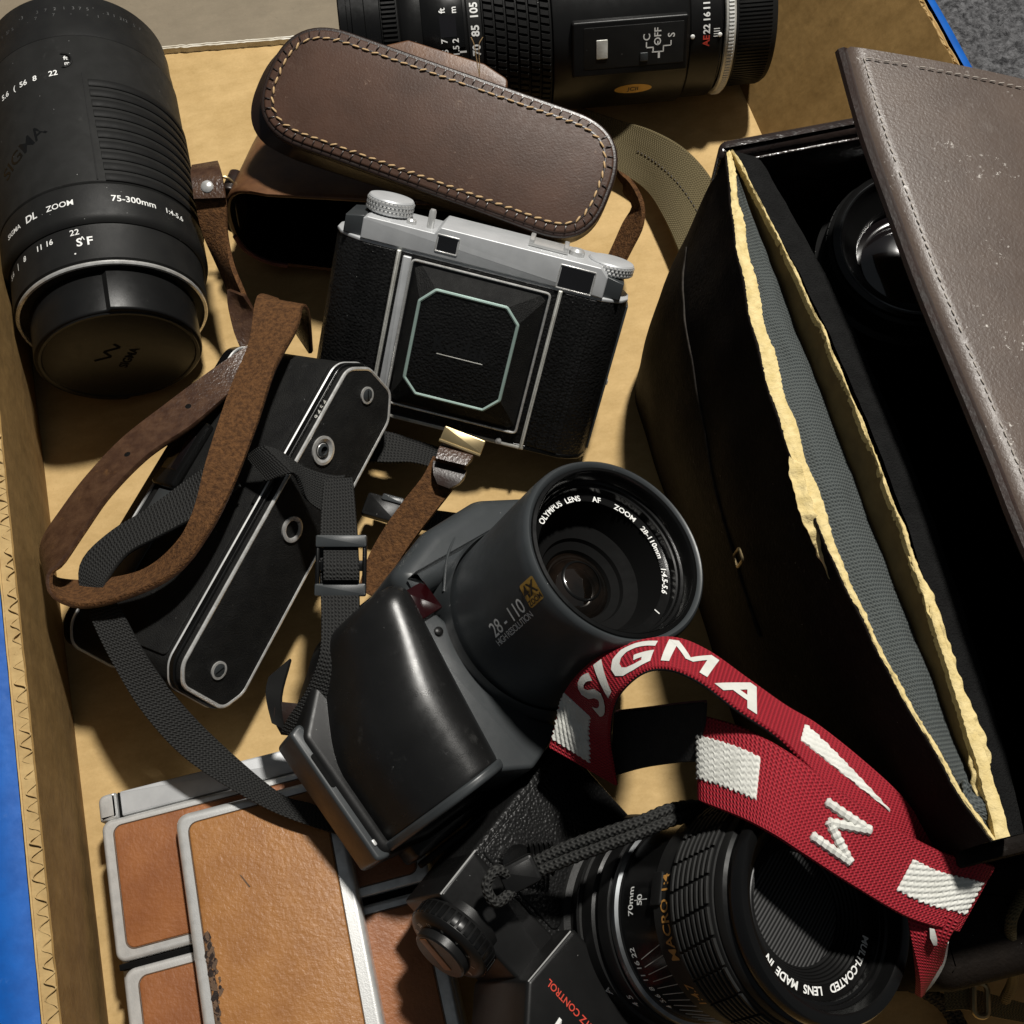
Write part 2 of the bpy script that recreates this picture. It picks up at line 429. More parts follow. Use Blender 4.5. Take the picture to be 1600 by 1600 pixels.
MAT['lid'] = surf('brown_grey_lid_leather', (.082, .060, .048), (.066, .048, .039), .38, var=.6, grain=11, gstr=.30, scuff=.18, dust=1, dustc=(.30, .27, .24), spec=.28, fleck=.9)
MAT['foam'] = surf('torn_yellow_strawboard', (.66, .53, .26), (.54, .42, .18), .9, var=3, grain=10, gstr=.5, gdist=.0008)
MAT['strawface'] = surf('brown_strawboard_face', (.20, .135, .048), (.15, .10, .036), .85, grain=6, gstr=.2)
MAT['cloth'] = weave('grey_blue_lining_cloth', (.030, .036, .037), (.085, .095, .092), .12, .11, rough=.9, strength=.7)
MAT['felt'] = surf('black_felt', (.010, .010, .010), (.007, .007, .007), .95, grain=16, gstr=1, gdist=.001, spec=.1)
MAT['sx_leather'] = surf('tan_grained_leather', (.315, .142, .042), (.255, .108, .031), .44, var=.7, grain=6.5, gstr=.45, gdist=.0007, scuff=.08, dustc=(.5, .27, .14), spec=.4)
MAT['sx_leather_dark'] = surf('reddish_tan_leather', (.255, .095, .031), (.20, .070, .023), .46, var=.7, grain=6, gstr=.4, gdist=.0006, scuff=.06, dustc=(.42, .22, .12), spec=.4)
MAT['carpet'] = surf('grey_flecked_carpet', (.13, .13, .135), (.035, .035, .037), .95, var=3.5, grain=9, gstr=.8, gdist=.002, spec=.1)

# ------------------------------------------------------------------ the setting
TR = Matrix.Rotation(math.radians(15), 3, 'Z')
def carpet():
    mb = MB()
    c = at(1560, 40, -.8)
    def f(u, v):
        x = c.x-14+u*26; y = c.y-14+v*34
        h = noise.noise(Vector((x*2.2, y*2.2, 0)))*.22+noise.noise(Vector((x*5, y*5, 3)))*.2
        return (x, y, -.75+h)
    mb.grid(f, 180, 220)
    big = [(-90, -70), (90, -70), (90, 110), (-90, 110)]
    mb.add([(x, y, -1.05) for x, y in big], [(0, 1, 2, 3)])
    o = bpy.data.objects.new('carpet_floor', mesh_of('carpet_floor', mb, MAT['carpet'], None, 80)); col.objects.link(o); o['kind'] = 'structure'
    o['label'] = 'dark grey flecked carpet beside the cardboard tray'
carpet()

def tray():
    t = Thing('cardboard_tray', 'shallow brown cardboard tray with blue outside holding the cameras', 'box', TR)
    mb = MB(); mb.prism([(-18.35, -30), (16.65, -30), (16.65, 42), (-18.35, 42)], -.4, 0); t.part('floor_panel', mb, MAT['card'], sharp=10)
    def wall(x0, sgn, lean, h, name, bow):
        # local wall frame: X outward thickness, Y along, Z up the slope
        M = T3(x0, 0, 0) @ RY(lean)
        wp = Thing.part
        def face(off, th, matname, nm, parent, top=0.0, ragged=0.0):
            mb = MB(); nu, nv = 60, 6; y0, y1 = -30, 42
            def f(side):
                def g(u, v):
                    y = y0+(y1-y0)*u; z = (h+top)*v
                    b = bow*math.sin(PI*v)*(.5+.5*noise.noise(Vector((y*.12, 3+x0, 0))))
                    if v == 1: z += ragged*noise.noise(Vector((y*3, x0, 1)))
                    return (sgn*(off+side*th)+b, y, z)
                return g
            mb.grid(f(0), nu*4, nv, M); mb.grid(f(1), nu*4, nv, M)
            mb.grid(lambda u, v: f(v)(u, 1.0), nu*4, 1, M)
            return t.part(nm, mb, MAT[matname], parent, sharp=50)
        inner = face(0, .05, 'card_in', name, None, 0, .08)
        # corrugated medium: one wave sheet standing between the liners
        mb = MB(); n = 1500; y0, y1 = -30, 42; vs = []; fs = []
        for i in range(n+1):
            y = y0+(y1-y0)*i/n; x = sgn*(.07+(.15+.05*noise.noise(Vector((y*.6, 8, x0))))*(1+math.sin(2*PI*y/.50+1.9*noise.noise(Vector((y*.8, 0, x0)))+.8*noise.noise(Vector((y*2.3, 3, x0))))))
            top = h-.04+.10*noise.noise(Vector((y*4, 7, x0)))
            for dx in (0, .045):
                vs += [(x+dx, y, top), (x+dx, y, h-1.6)]
        for i in range(n):
            b = i*4
            fs += [(b, b+4, b+5, b+1), (b+2, b+3, b+7, b+6), (b, b+2, b+6, b+4)]
        mb.add(vs, fs, M)
        mb.grid(lambda u, v: (sgn*(.05+.44*v), -30+72*u, h-.09+.05*noise.noise(Vector((u*300, v*3, x0)))), 400, 3, M)
        t.part('corrugated_core', mb, MAT['flute'], inner, sharp=60)
        face(.47, .05, 'card', 'outer_liner', inner, -.03, .05)
        mb = MB(); wl = 2.6 if sgn < 0 else .75
        def lip(u, v):
            y = -30+72*u; a = v*PI/2*1.0
            q = .06*noise.noise(Vector((y*.25, x0, 4)))
            if v < .5: return (sgn*(.52+wl*v*2+q*v*2), y, h+.10+.12*math.sin(PI*v*2)-(.9 if sgn < 0 else .1)*(v*2)**2+q)
            return (sgn*(.52+wl+q+(.9 if sgn < 0 else 0)*(v-.5)), y, h+.0-(.9 if sgn < 0 else .1)-(v-.5)*9+q)
        mb.grid(lip, 160, 24, M)
        t.part('blue_printed_face', mb, MAT['blue'], inner, sharp=60)
    wall(-18.35, -1, 9.5, 8.2, 'left_panel', .25)
    wall(16.65, 1, 31.0, 9.2, 'right_panel', -.2)
    # back and front panels (outside the picture)
    for y, nm in ((42.1, 'back_panel'), (-30.1, 'front_panel')):
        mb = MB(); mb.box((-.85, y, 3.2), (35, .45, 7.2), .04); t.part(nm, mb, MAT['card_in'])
    # grey-faced inner flap lying on the bottom at the back
    mb = MB(); e = []
    for i in range(121):
        x = -18.2+i/120*19.5; y = 28.42-(x+10.2)*.156+.05*noise.noise(Vector((x*4, 0, 0)))+.025*noise.noise(Vector((x*15, 0, 0)))
        e.append((x, y))
    o = e+[(1.4, 41.5), (-18.2, 41.5)]
    mb.prism(o, .03, .33); fl = t.part('bottom_flap', mb, MAT['greyboard'])
    mb = MB(); vs = []; fs = []
    for i, (x, y) in enumerate(e):
        j = .05*noise.noise(Vector((x*9, 5, 0)))
        vs += [(x, y-.10+j, .02), (x, y-.06+j, .30), (x, y+.07+abs(j), .345)]
        if i: b = (i-1)*3; fs += [(b, b+3, b+4, b+1), (b+1, b+4, b+5, b+2)]
    mb.add(vs, fs); t.part('torn_paper_edge', mb, MAT['torn_white'], fl)
tray()
# ------------------------------------------------------------------ lens lying at the left
def cylmap(r, a0, z0, rot=0):
    """text -> cylinder (X axis = 0 deg). rot 0: along the circumference, 90: letters turned"""
    def f(x, y):
        if rot == 0: a = a0+x/r; z = z0+y
        elif rot == 90: a = a0-x/r; z = z0-y
        elif rot == 180: a = a0-x/r*1; z = z0-y
        else:
            c, s = math.cos(math.radians(rot)), math.sin(math.radians(rot)); a = a0+(x*c-y*s)/r; z = z0+x*s+y*c
        return Vector((r*math.cos(a), r*math.sin(a), z))
    return f
def patch(mb, r, a0, a1, z0, z1, h, n=16, b=.03):
    """raised piece on a cylinder: degrees a0..a1, z0..z1, height h over radius r"""
    a0, a1 = math.radians(a0), math.radians(a1); vs = []; fs = []
    ba = b/r
    sec = [(z0, -.02), (z0, h*.6), (z0+b, h), (z1-b, h), (z1, h*.6), (z1, -.02)]
    for i in range(n+1):
        a = a0+(a1-a0)*i/n
        for z, hh in sec: vs.append(((r+hh)*math.cos(a), (r+hh)*math.sin(a), z))
    m = len(sec)
    for i in range(n):
        for k in range(m-1): fs.append((i*m+k, i*m+k+1, (i+1)*m+k+1, (i+1)*m+k))
    fs.append(list(range(m))); fs.append([n*m+k for k in range(m)][::-1])
    mb.add(vs, fs)
def lens_frame(A, B):
    d = (B-A).normalized(); up = Vector((0, 0, 1)); up = (up-d*up.dot(d)).normalized(); y = d.cross(up)
    return Matrix(((up.x, y.x, d.x), (up.y, y.y, d.y), (up.z, y.z, d.z)))
rad = math.radians
MAT['faint'] = surf('faded_grey_paint', (.09, .09, .09), (.03, .03, .03), .7, var=3)
def left_lens():
    A = at(188, 558, 3.85); B = at(122, 100, 4.0)
    t = Thing('zoom_lens', 'large black zoom lens marked 75-300mm with rear cap, lying against the left wall', 'camera lens', lens_frame(A, B), A)
    # rear cap
    def cap_outline(s):
        o = []
        for k in range(120):
            a = 2*PI*k/120; dg = math.degrees(a)
            r = 3.16
            dd = (dg-12) % 360
            if dd < 110: r += .15*(1-dd/110)
            dd2 = (dg-192) % 360
            if dd2 < 110: r += .15*(1-dd2/110)
            o.append((r*s*math.cos(a), r*s*math.sin(a)))
        return o
    mb = MB(); mb.prism(cap_outline(1.0), 0, 1.85, .10, .04)
    cap = t.part('rear_cap', mb, MAT['black'])
    mb = MB(); mb.lathe([(2.86, .02), (2.93, -.05), (3.03, -.05), (3.08, .02)], 72); t.part('cap_rim', mb, MAT['black'], cap)
    mb = MB()
    zz = [(-.62, .0), (-.25, .0), (.0, .38), (.25, .0), (.62, .0)]
    def capmap(x, y):
        c, s = math.cos(rad(52)), math.sin(rad(52)); X, Y = x*c-y*s, x*s+y*c
        return Vector((Y*1.0+.1, X-.05, -.012))
    letters(mb, 'SIGMA', .34, lambda x, y: capmap(x, y-.42), .015)
    strokes = [((-.55, .75), (-.1, .25)), ((-.1, .25), (.15, .62)), ((.15, .62), (.6, .15)), ((.6, .15), (.75, .45))]
    for (x0, y0), (x1, y1) in strokes:
        d = Vector((x1-x0, y1-y0)); n = Vector((-d.y, d.x)).normalized()*.06
        mb.add([capmap(x0-n.x, y0-n.y), capmap(x1-n.x, y1-n.y), capmap(x1+n.x, y1+n.y), capmap(x0+n.x, y0+n.y)], [(0, 1, 2, 3)])
    t.part('embossed_mark', mb, MAT['pit'], cap)
    mb = MB(); mb.lathe([(3.50, 1.86), (3.53, 1.80), (3.62, 1.80), (3.66, 1.86), (3.64, 1.95)], 96); t.part('metal_mount_ring', mb, MAT['bright'])
    mb = MB(); mb.lathe([(2.9, 1.86), (3.52, 1.87), (3.62, 1.93), (3.72, 2.02), (3.72, 3.45), (3.74, 3.62), (3.60, 3.66)], 96); t.part('rear_barrel', mb, MAT['black_matte'])
    mb = MB(); mb.lathe([(3.60, 3.62), (3.78, 3.60), (3.92, 3.72), (3.98, 3.95), (3.98, 5.30), (3.93, 5.36), (3.90, 5.38)], 96); t.part('name_ring', mb, MAT['black_matte'])
    mb = MB(); mb.lathe([(3.88, 5.36), (3.93, 5.40), (3.97, 5.45), (3.97, 12.95), (3.92, 13.05), (3.88, 13.07)], 96); barrel = t.part('main_barrel', mb, MAT['rubber_worn'])
    mb = MB(); mb.lathe([(3.85, 13.05), (3.90, 13.12), (3.90, 13.75), (3.86, 13.85), (3.86, 14.9), (3.80, 15.0), (3.80, 15.45), (3.72, 15.6), (3.5, 15.62), (3.42, 15.3), (0.01, 15.3)], 96); t.part('front_ring', mb, MAT['black_matte'])
    for i in range(10):
        mb = MB(); z = 10.62-i*.535; patch(mb, 3.955, 17.5+.2*i, 106, z-.36, z, .085, 30, .05); t.part('grip_rib', mb, MAT['rubber'], barrel)
    mb = MB(); patch(mb, 3.955, 14.6, 15.4, 5.5, 11.0, .05, 2, .01); t.part('grip_edge_line', mb, MAT['rubber'], barrel)
    # focus window
    mb = MB()
    o = rrect(5.2, .62, .3, 6)
    mb.add([cylmap(3.985, rad(-28), 11.68)(x, y) for x, y in o], [list(range(len(o)))]); t.part('distance_window', mb, MAT['black_gloss'], barrel)
    mb = MB(); mb.tube([cylmap(3.985, rad(-28), 11.68)(x, y) for x, y in rrect(5.3, .72, .34, 8)], .045, 6, True); t.part('window_frame', mb, MAT['black_matte'], barrel)
    R = 3.99; mb = MB()
    letters(mb, '75-300mm', .28, cylmap(R, rad(33), 4.60), .006); letters(mb, '1:4-5.6', .24, cylmap(R, rad(58), 4.58), .005)
    letters(mb, 'ZOOM', .25, cylmap(R, rad(-7), 4.55), .004); letters(mb, 'DL', .32, cylmap(R, rad(-25), 4.55), .010); letters(mb, 'SIGMA', .22, cylmap(R, rad(-40), 4.52), .005)
    t.part('lettering', mb, MAT['white'])
    mb = MB(); R = 3.735
    letters(mb, '22', .26, cylmap(R, rad(-2), 3.35), .004); letters(mb, 'S F', .36, cylmap(R, rad(3), 2.86), .010); letters(mb, '^', .3, cylmap(R, rad(2), 2.95))
    for a, s in ((-18, '16'), (-25, '11'), (-38, '8'), (-46, '|'), (-56, '5.6')): letters(mb, s, .24, cylmap(R, rad(a), 3.25), .006)
    letters(mb, '.', .3, cylmap(R, rad(-3), 2.5), .01)
    t.part('lettering', mb, MAT['white'])
    mb = MB(); R = 4.0
    letters(mb, 'ft', .20, cylmap(R, rad(7), 11.78), .004); letters(mb, 'm', .20, cylmap(R, rad(7.5), 11.5), .004)
    for a, s in ((-1, '22'), (-12, '8'), (-22, '(  56'), (-34, '5.6'), (-44, '8')): letters(mb, s, .26, cylmap(R, rad(a), 11.08), .006)
    t.part('lettering', mb, MAT['white'])
    mb = MB(); letters(mb, 'SIGMA', .62, cylmap(3.975, rad(-27), 7.9, 28), .01); t.part('embossed_name', mb, MAT['black_gloss'])
    mb = MB()
    for k in range(44):
        a = rad(-70+k*3.4+random.uniform(-2, 2)); zz = 14.35+random.choice((0, .32))
        letters(mb, random.choice(('1', '2', '3', '5', '7', '.', '-')), .16, cylmap(3.865, a, zz))
    t.part('worn_scale_lettering', mb, MAT['faint'])
left_lens()

# ------------------------------------------------------------------ lens lying at the back
def back_lens():
    A = at(540, 69, 3.65); B = at(1215, 14, 3.65)
    t = Thing('zoom_lens', 'long black zoom lens with white ring and gold oval sticker, lying across the back', 'camera lens', lens_frame(A, B), A)
    def part(name, prof, m, n=96): return t.part(name, MB().lathe(prof, n), MAT[m])
    part('front_rim', [(0.01, .35), (2.95, .35), (3.05, .02), (3.28, 0), (3.34, .06), (3.34, .35), (3.25, .38), (3.25, .55), (3.36, .58), (3.36, 1.1), (3.28, 1.14), (3.28, 1.78)], 'black_gloss')
    part('focus_ring', [(3.28, 1.76), (3.36, 1.8), (3.36, 2.52), (3.28, 2.56)], 'rubber')
    kn = MB(); patch(kn, 3.35, -.75, .75, 1.84, 2.48, .09, 2, .03); km = mesh_of('grip_rib', kn, MAT['rubber'])
    for k in range(60): t.inst('grip_rib', km, RZ(-50+k*3.2))
    part('front_barrel', [(3.28, 2.56), (3.42, 2.7), (3.5, 3.0), (3.52, 3.3), (3.52, 5.42), (3.44, 5.46)], 'black')
    part('focal_length_ring', [(3.44, 5.44), (3.5, 5.5), (3.5, 6.06), (3.46, 6.1)], 'black_matte')
    part('zoom_grip', [(3.46, 6.08), (3.54, 6.12), (3.54, 9.06), (3.46, 9.1)], 'rubber')
    dm = MB()
    dm.add([(3.52, -.20, -.22), (3.52, .08, -.22), (3.52, .20, .22), (3.52, -.08, .22), (3.64, -.13, -.17), (3.64, .06, -.17), (3.64, .13, .17), (3.64, -.06, .17)],
           [(0, 3, 2, 1), (4, 5, 6, 7), (0, 1, 5, 4), (1, 2, 6, 5), (2, 3, 7, 6), (3, 0, 4, 7)])
    me = mesh_of('grip_diamond', dm, MAT['rubber'], None, 20)
    for i in range(6):
        for k in range(32): t.inst('grip_diamond', me, RZ(-20+k*5.0+i*2.3) @ T3(0, 0, 6.37+i*.485))
    part('main_barrel', [(3.44, 9.08), (3.6, 9.14), (3.62, 9.2), (3.62, 15.0), (3.55, 15.1), (3.42, 15.14)], 'black')
    part('aperture_ring', [(3.42, 15.12), (3.48, 15.2), (3.48, 16.5), (3.36, 16.6)], 'black')
    part('white_ring', [(3.3, 16.72), (3.40, 16.76), (3.44, 16.84), (3.44, 17.12), (3.38, 17.2), (3.2, 17.22)], 'worn_trim')
    wm = MB(); patch(wm, 3.43, -.55, .55, 16.86, 17.1, .05, 2, .02); wme = mesh_of('knurl', wm, MAT['white'])
    for k in range(70): t.inst('knurl', wme, RZ(-40+k*2.6))
    part('mount_neck', [(3.36, 16.58), (3.2, 16.62), (3.2, 16.8)], 'black_gloss')
    part('rear_cap', [(3.2, 17.2), (3.12, 17.25), (3.12, 19.0), (3.02, 19.15), (2.6, 19.18), (2.55, 19.0), (0.01, 19.0)], 'black_matte')
    rm = MB(); patch(rm, 3.11, -.7, .7, 17.4, 18.9, .05, 2, .03); rme = mesh_of('cap_rib', rm, MAT['black_matte'])
    for k in range(64): t.inst('cap_rib', rme, RZ(-60+k*3.0))
    # distance window
    mb = MB(); patch(mb, 3.50, 8, 54, 3.52, 5.32, .07, 16, .05); t.part('distance_window', mb, MAT['black_gloss'])
    mb = MB(); patch(mb, 3.56, 33, 47, 4.28, 4.98, .02, 8, .02); t.part('window_pane', mb, MAT['glass'])
    mb = MB(); R = 3.60
    for a, z, s in ((30, 4.42, 'ft'), (30, 4.9, 'm'), (49.5, 4.42, '7'), (49.5, 4.9, '2'), (56, 4.42, '5'), (56, 4.9, '1.5')): letters(mb, s, .26, cylmap(R, rad(a), z, 90), .006)
    for a, s in ((31, '105'), (44.2, '85'), (57, '70')): letters(mb, s, .33, cylmap(3.515, rad(a), 5.78, 90), .012)
    letters(mb, '1', .26, cylmap(3.60, rad(57), 5.2, 0), .02)
    t.part('lettering', mb, MAT['white']); mb = MB()
    for a, s in ((40, '11'), (47.5, '16'), (55.5, '22')): letters(mb, s, .28, cylmap(3.495, rad(a), 15.86, 90), .012)
    t.part('lettering', mb, MAT['white'])
    for k in range(4):
        mb = MB(); patch(mb, 3.485, 55.5+k*1.7, 56.0+k*1.7, 16.18, 16.45, .01, 1, .003); t.part('scale_tick', mb, MAT['white'])
    mb = MB(); letters(mb, 'AE', .28, cylmap(3.495, rad(63.5), 15.86, 90), .012); t.part('lettering', mb, MAT['red_paint'])
    for z, a in ((15.25, 60), (16.46, 60)):
        mb = MB(); mb.lathe([(.001, .05), (.07, .04), (.10, 0)], 14, RZ(a) @ T3(3.49, 0, z) @ RY(90)); t.part('index_dot', mb, MAT['white'])
    # raised autofocus switch housing on the side facing the viewer
    Mh = RZ(62) @ T3(3.45, 0, 12.45) @ RY(90)
    mb = MB(); mb.prism(rrect(5.1, 2.35, .12), -.5, .34, 0, .1, Mh); hs = t.part('switch_housing', mb, MAT['black'])
    mb = MB(); mb.prism(rrect(4.4, 1.75, .05, 3, -.15, -.05), .3, .352, 0, .015, Mh); t.part('housing_face', mb, MAT['black_matte'], hs)
    def hm(x, y): return Mh @ Vector((x, y, .362))
    mb = MB(); mb.prism(rrect(.50, .80, .04, 3, 1.25, .0), .34, .40, 0, .03, Mh); t.part('switch_slider', mb, MAT['worn_trim'], hs)
    mb = MB(); mb.prism(rrect(.34, .36, .03, 3, -.6, .45), .34, .40, 0, .02, Mh); t.part('lock_button', mb, MAT['grey_plastic'], hs)
    mb = MB()
    # in this housing x runs towards the lens front and y down the barrel
    def lt(s, x, y, sz): letters(mb, s, sz, lambda a, b: hm(x+b, y-a), .006)
    lt('C', -.70, -.36, .30); lt('OFF', -1.18, -.36, .30); lt('S', -1.78, -.38, .30)
    for x, y, w_, h_ in ((-.70, -.05, .05, .22), (-.86, .08, .3, .05), (-1.0, .18, .05, .22), (-1.2, .28, .5, .05), (-1.45, .16, .05, .26), (-1.6, .05, .34, .05), (-1.78, -.06, .05, .2), (-1.26, .42, .09, .26), (-1.2, -.08, .05, .18)):
        mb.add([hm(x-w_/2, y-h_/2), hm(x+w_/2, y-h_/2), hm(x+w_/2, y+h_/2), hm(x-w_/2, y+h_/2)], [(0, 1, 2, 3)])
    t.part('lettering', mb, MAT['white'], hs)
    mb = MB(); vs = [cylmap(3.63, rad(97), 12.75)(.30*math.sin(2*PI*k/40), .85*math.cos(2*PI*k/40)) for k in range(40)]; mb.add(vs, [list(range(40))]); ov = t.part('gold_oval_sticker', mb, MAT['gold'])
    vs2 = [cylmap(3.637, rad(97), 12.75)(-y, x) for x, y in text2d('JCII', .24, .006)[0]]
    mb = MB(); mb.add(vs2, text2d('JCII', .24, .006)[1]); t.part('lettering', mb, MAT['dark_ink'], ov)
back_lens()

# ------------------------------------------------------------------ folding camera
def folding_camera():
    R = Matrix(((0.970, 0.229, -0.079), (-0.210, 0.636, -0.743), (-0.119, 0.737, 0.665)))
    for i in range(1): pass
    x = Vector((.970, -.210, -.119)).normalized(); z = Vector((-.079, -.743, .665)).normalized(); y = z.cross(x).normalized(); z = x.cross(y)
    R = Matrix(((x.x, y.x, z.x), (x.y, y.y, z.y), (x.z, y.z, z.z)))
    k = .945; tt = CAM+(Vector((-2.829, 3.746, .155))-CAM)*k
    t = Thing('folding_camera', 'silver topped black folding camera with closed square lens door, propped up in the middle', 'camera', R, tt, k)
    # body section (x,z) extruded along y: rounded ends
    sec = [(-5.0, .0), (-4.9, .05), (-3.35, .06), (3.35, .06), (4.9, .05), (5.3, -.12), (5.75, -.45), (6.0, -.95), (6.02, -1.7), (5.8, -2.4), (5.2, -2.7), (-5.2, -2.7), (-5.8, -2.4), (-6.02, -1.7), (-6.0, -.95), (-5.75, -.45), (-5.3, -.12)]
    sec = sec[1:]
    YM = RX(90) @ Matrix.Scale(-1, 4, (0, 0, 1))
    def ext(o, y0, y1, b, m, name, par=None, sharp=35):
        mb = MB(); mb.prism([(a, -c) for a, c in o][::1] if False else [(a, c) for a, c in o], y0, y1, b, b, Matrix(((1, 0, 0, 0), (0, 0, 1, 0), (0, 1, 0, 0), (0, 0, 0, 1))), 3)
        return t.part(name, mb, MAT[m], par, sharp=sharp)
    ccw = lambda o: o if sum(o[i-1][0]*o[i][1]-o[i][0]*o[i-1][1] for i in range(len(o))) > 0 else o[::-1]
    body = ext(ccw(sec), .1, 6.98, .08, 'leatherette', 'body')
    sec2 = [(a*1.004, c+.01) for a, c in sec]
    ext(ccw(sec2), -.05, .16, .05, 'black_gloss', 'bottom_plate')
    ext(ccw(sec2), 6.9, 7.06, .05, 'alu', 'shoulder_plate')
    # leather panels left and right of the door, with relief strips
    for s in (-1, 1):
        mb = MB(); mb.prism(rrect(1.35, 6.7, .04, 3, s*4.12, 3.55), .05, .11, 0, .03); pn = t.part('leather_panel', mb, MAT['leatherette'])
        for q, (xx, w_) in enumerate(((3.85, .08), (4.3, .07), (4.55, .05))):
            mb = MB(); mb.prism(rrect(w_, 6.3, .02, 2, s*xx, 3.5), .10, .135, 0, .02); t.part('panel_ridge', mb, MAT['leatherette'], pn)
        mb = MB(); mb.prism(rrect(.16, 6.95, .03, 3, s*3.28, 3.5), .03, .26, 0, .05); t.part('door_side_rail', mb, MAT['worn_trim'])
    mb = MB(); mb.prism(rrect(.34, 6.6, .04, 3, -2.92, 3.5), .03, .20, 0, .05); t.part('hinge_rail', mb, MAT['alu'])
    # front door: a shallow pyramid with a chamfered square top
    fo = rpoly([(-2.72, .62), (2.95, .62), (2.95, 6.78), (-2.72, 6.78)], .22)
    mb = MB(); mb.prism(fo, .02, .20, 0, .05); door = t.part('lens_door', mb, MAT['black_gloss'])
    mb = MB(); mb.tube([Vector((a, b, .21)) for a, b in inset(fo, .03)], .055, 8, True); t.part('door_trim', mb, MAT['bright'], door)
    oc = [(-1.45, 1.62), (1.38, 1.62), (1.95, 2.2), (1.95, 5.42), (1.38, 6.0), (-1.45, 6.0), (-2.02, 5.42), (-2.02, 2.2)]
    ob = [(-2.3, .8), (2.6, .8), (2.8, .95), (2.8, 6.45), (2.6, 6.62), (-2.3, 6.62), (-2.55, 6.45), (-2.55, .95)]
    mb = MB(); vs = [(a, b, .19) for a, b in ob]+[(a, b, .98) for a, b in oc]
    mb.add(vs, [(i, (i+1) % 8, 8+(i+1) % 8, 8+i) for i in range(8)]+[list(range(8, 16))]); t.part('door_slope', mb, MAT['leatherette_fine'], door, sharp=12)
    mb = MB(); mb.tube([Vector((a, b, 1.0)) for a, b in rpoly(oc, .12, 3)], .075, 8, True); t.part('octagonal_trim', mb, MAT['mint_trim'], door)
    mb = MB(); mb.prism(rpoly(inset(oc, .06), .1, 3), .95, 1.03, 0, .02); pad = t.part('door_leather_pad', mb, MAT['leatherette'], door)
    mb = MB(); letters(mb, 'Kodak', .62, lambda a, b: Vector((a-.03, b+3.95, 1.036)), .02); t.part('embossed_name', mb, MAT['grip_black'], pad)
    mb = MB(); mb.prism(rrect(1.9, .035, .01, 2, .0, 3.5), 1.02, 1.042, 0, .004); t.part('worn_scratch', mb, MAT['worn_trim'], pad)
    # top housing
    ho = [(-4.9, 7.04), (4.95, 7.04), (4.95, 7.9), (4.6, 8.22), (-1.85, 8.22), (-2.05, 7.94), (-4.75, 7.94), (-4.9, 7.85)]
    mb = MB(); mb.prism(rpoly(ho, [.03, .03, .08, .12, .08, .05, .08, .05], 3), -2.5, .12, .08, .05); hs = t.part('top_housing', mb, MAT['alu'])
    for xx, w_, h_, yy in ((-1.48, .78, .56, 7.62), (3.75, 1.32, .82, 7.52)):
        mb = MB(); mb.prism(rrect(w_, h_, .03, 2, xx, yy), .0, .128); wi = t.part('finder_window', mb, MAT['glass'], hs)
        mb = MB(); o = rrect(w_+.1, h_+.1, .03, 2, xx, yy); mb.tube([Vector((a, b, .125)) for a, b in o], .03, 6, True); t.part('window_bezel', mb, MAT['bright'], wi)
    for s in (-1, 1):
        mb = MB(); o = [(s*4.9, 7.05), (s*5.65, 7.05), (s*5.65, 7.75), (s*4.9, 7.9)]
        mb.prism(ccw(o), -2.3, -.15, .04, .06); t.part('housing_shoulder', mb, MAT['grey_plastic'])
    def knob(x, zc, r, y0, h, name):
        M = Matrix(((1, 0, 0, x), (0, 0, 1, y0), (0, -1, 0, zc), (0, 0, 0, 1)))
        mb = MB(); mb.lathe([(r*.6, -.25), (r*.6, .02), (r*.96, .02), (r, .06), (r, h-.06), (r*.95, h), (r*.7, h+.03), (0.01, h+.03)], 48, M); kb = t.part(name, mb, MAT['alu'])
        for row in range(3):
            rb = MB(); patch(rb, r-.01, -3, 3, .07+row*(h-.14)/3, .07+(row+1)*(h-.14)/3-.03, .05, 2, .03); me = mesh_of('knurl', rb, MAT['chrome'], Matrix.Scale(k, 4))
            for q in range(36): t.inst('knurl', me, M @ RZ(q*10+row*5), kb)
        return kb
    knob(-4.15, -1.35, .92, 7.98, .62, 'rewind_knob')
    knob(5.0, -1.35, .94, 7.82, .5, 'winding_knob')
    mb = MB(); mb.lathe([(.14, 0), (.14, .7), (.10, .78), (.01, .78)], 16, Matrix(((1, 0, 0, -2.35), (0, 0, 1, 7.9), (0, -1, 0, -.6), (0, 0, 0, 1)))); t.part('release_post', mb, MAT['chrome'])
    mb = MB(); mb.lathe([(.2, 0), (.2, .14), (.15, .2), (.01, .2)], 16, Matrix(((1, 0, 0, -3.1), (0, 0, 1, 7.93), (0, -1, 0, -.5), (0, 0, 0, 1)))); t.part('release_button', mb, MAT['chrome'])
    mb = MB(); mb.box((2.4, 8.30, -1.2), (1.6, .12, 1.3), .03); sh = t.part('accessory_shoe', mb, MAT['chrome'])
    for s in (-.7, .7):
        mb = MB(); mb.box((2.4+s, 8.42, -1.2), (.2, .18, 1.3), .04); t.part('shoe_rail', mb, MAT['chrome'], sh)
    mb = MB(); mb.lathe([(.32, 0), (.32, .2), (.2, .3), (.01, .3)], 20, Matrix(((1, 0, 0, 3.55), (0, 0, 1, 8.2), (0, -1, 0, -1.0), (0, 0, 0, 1)))); t.part('shutter_button', mb, MAT['chrome'])
    # right flank: metal back edge with a latch
    mb = MB(); mb.prism(ccw([(6.03, .3), (6.12, .3), (6.12, 6.7), (6.03, 6.7)]), -1.9, -1.05, .02, .03); t.part('back_edge', mb, MAT['grey_plastic'])
    mb = MB(); mb.box((6.12, 3.3, -1.5), (.14, .22, .5), .04); t.part('latch', mb, MAT['chrome'])
    mb = MB(); mb.box((.1, .02, -.02), (6.6, .18, .22), .05); t.part('front_lip', mb, MAT['worn_trim'])
    mb = MB(); mb.lathe([(.13, 0), (.13, .1), (.01, .13)], 14, T3(2.3, .12, .1)); t.part('door_button', mb, MAT['chrome'])
folding_camera()
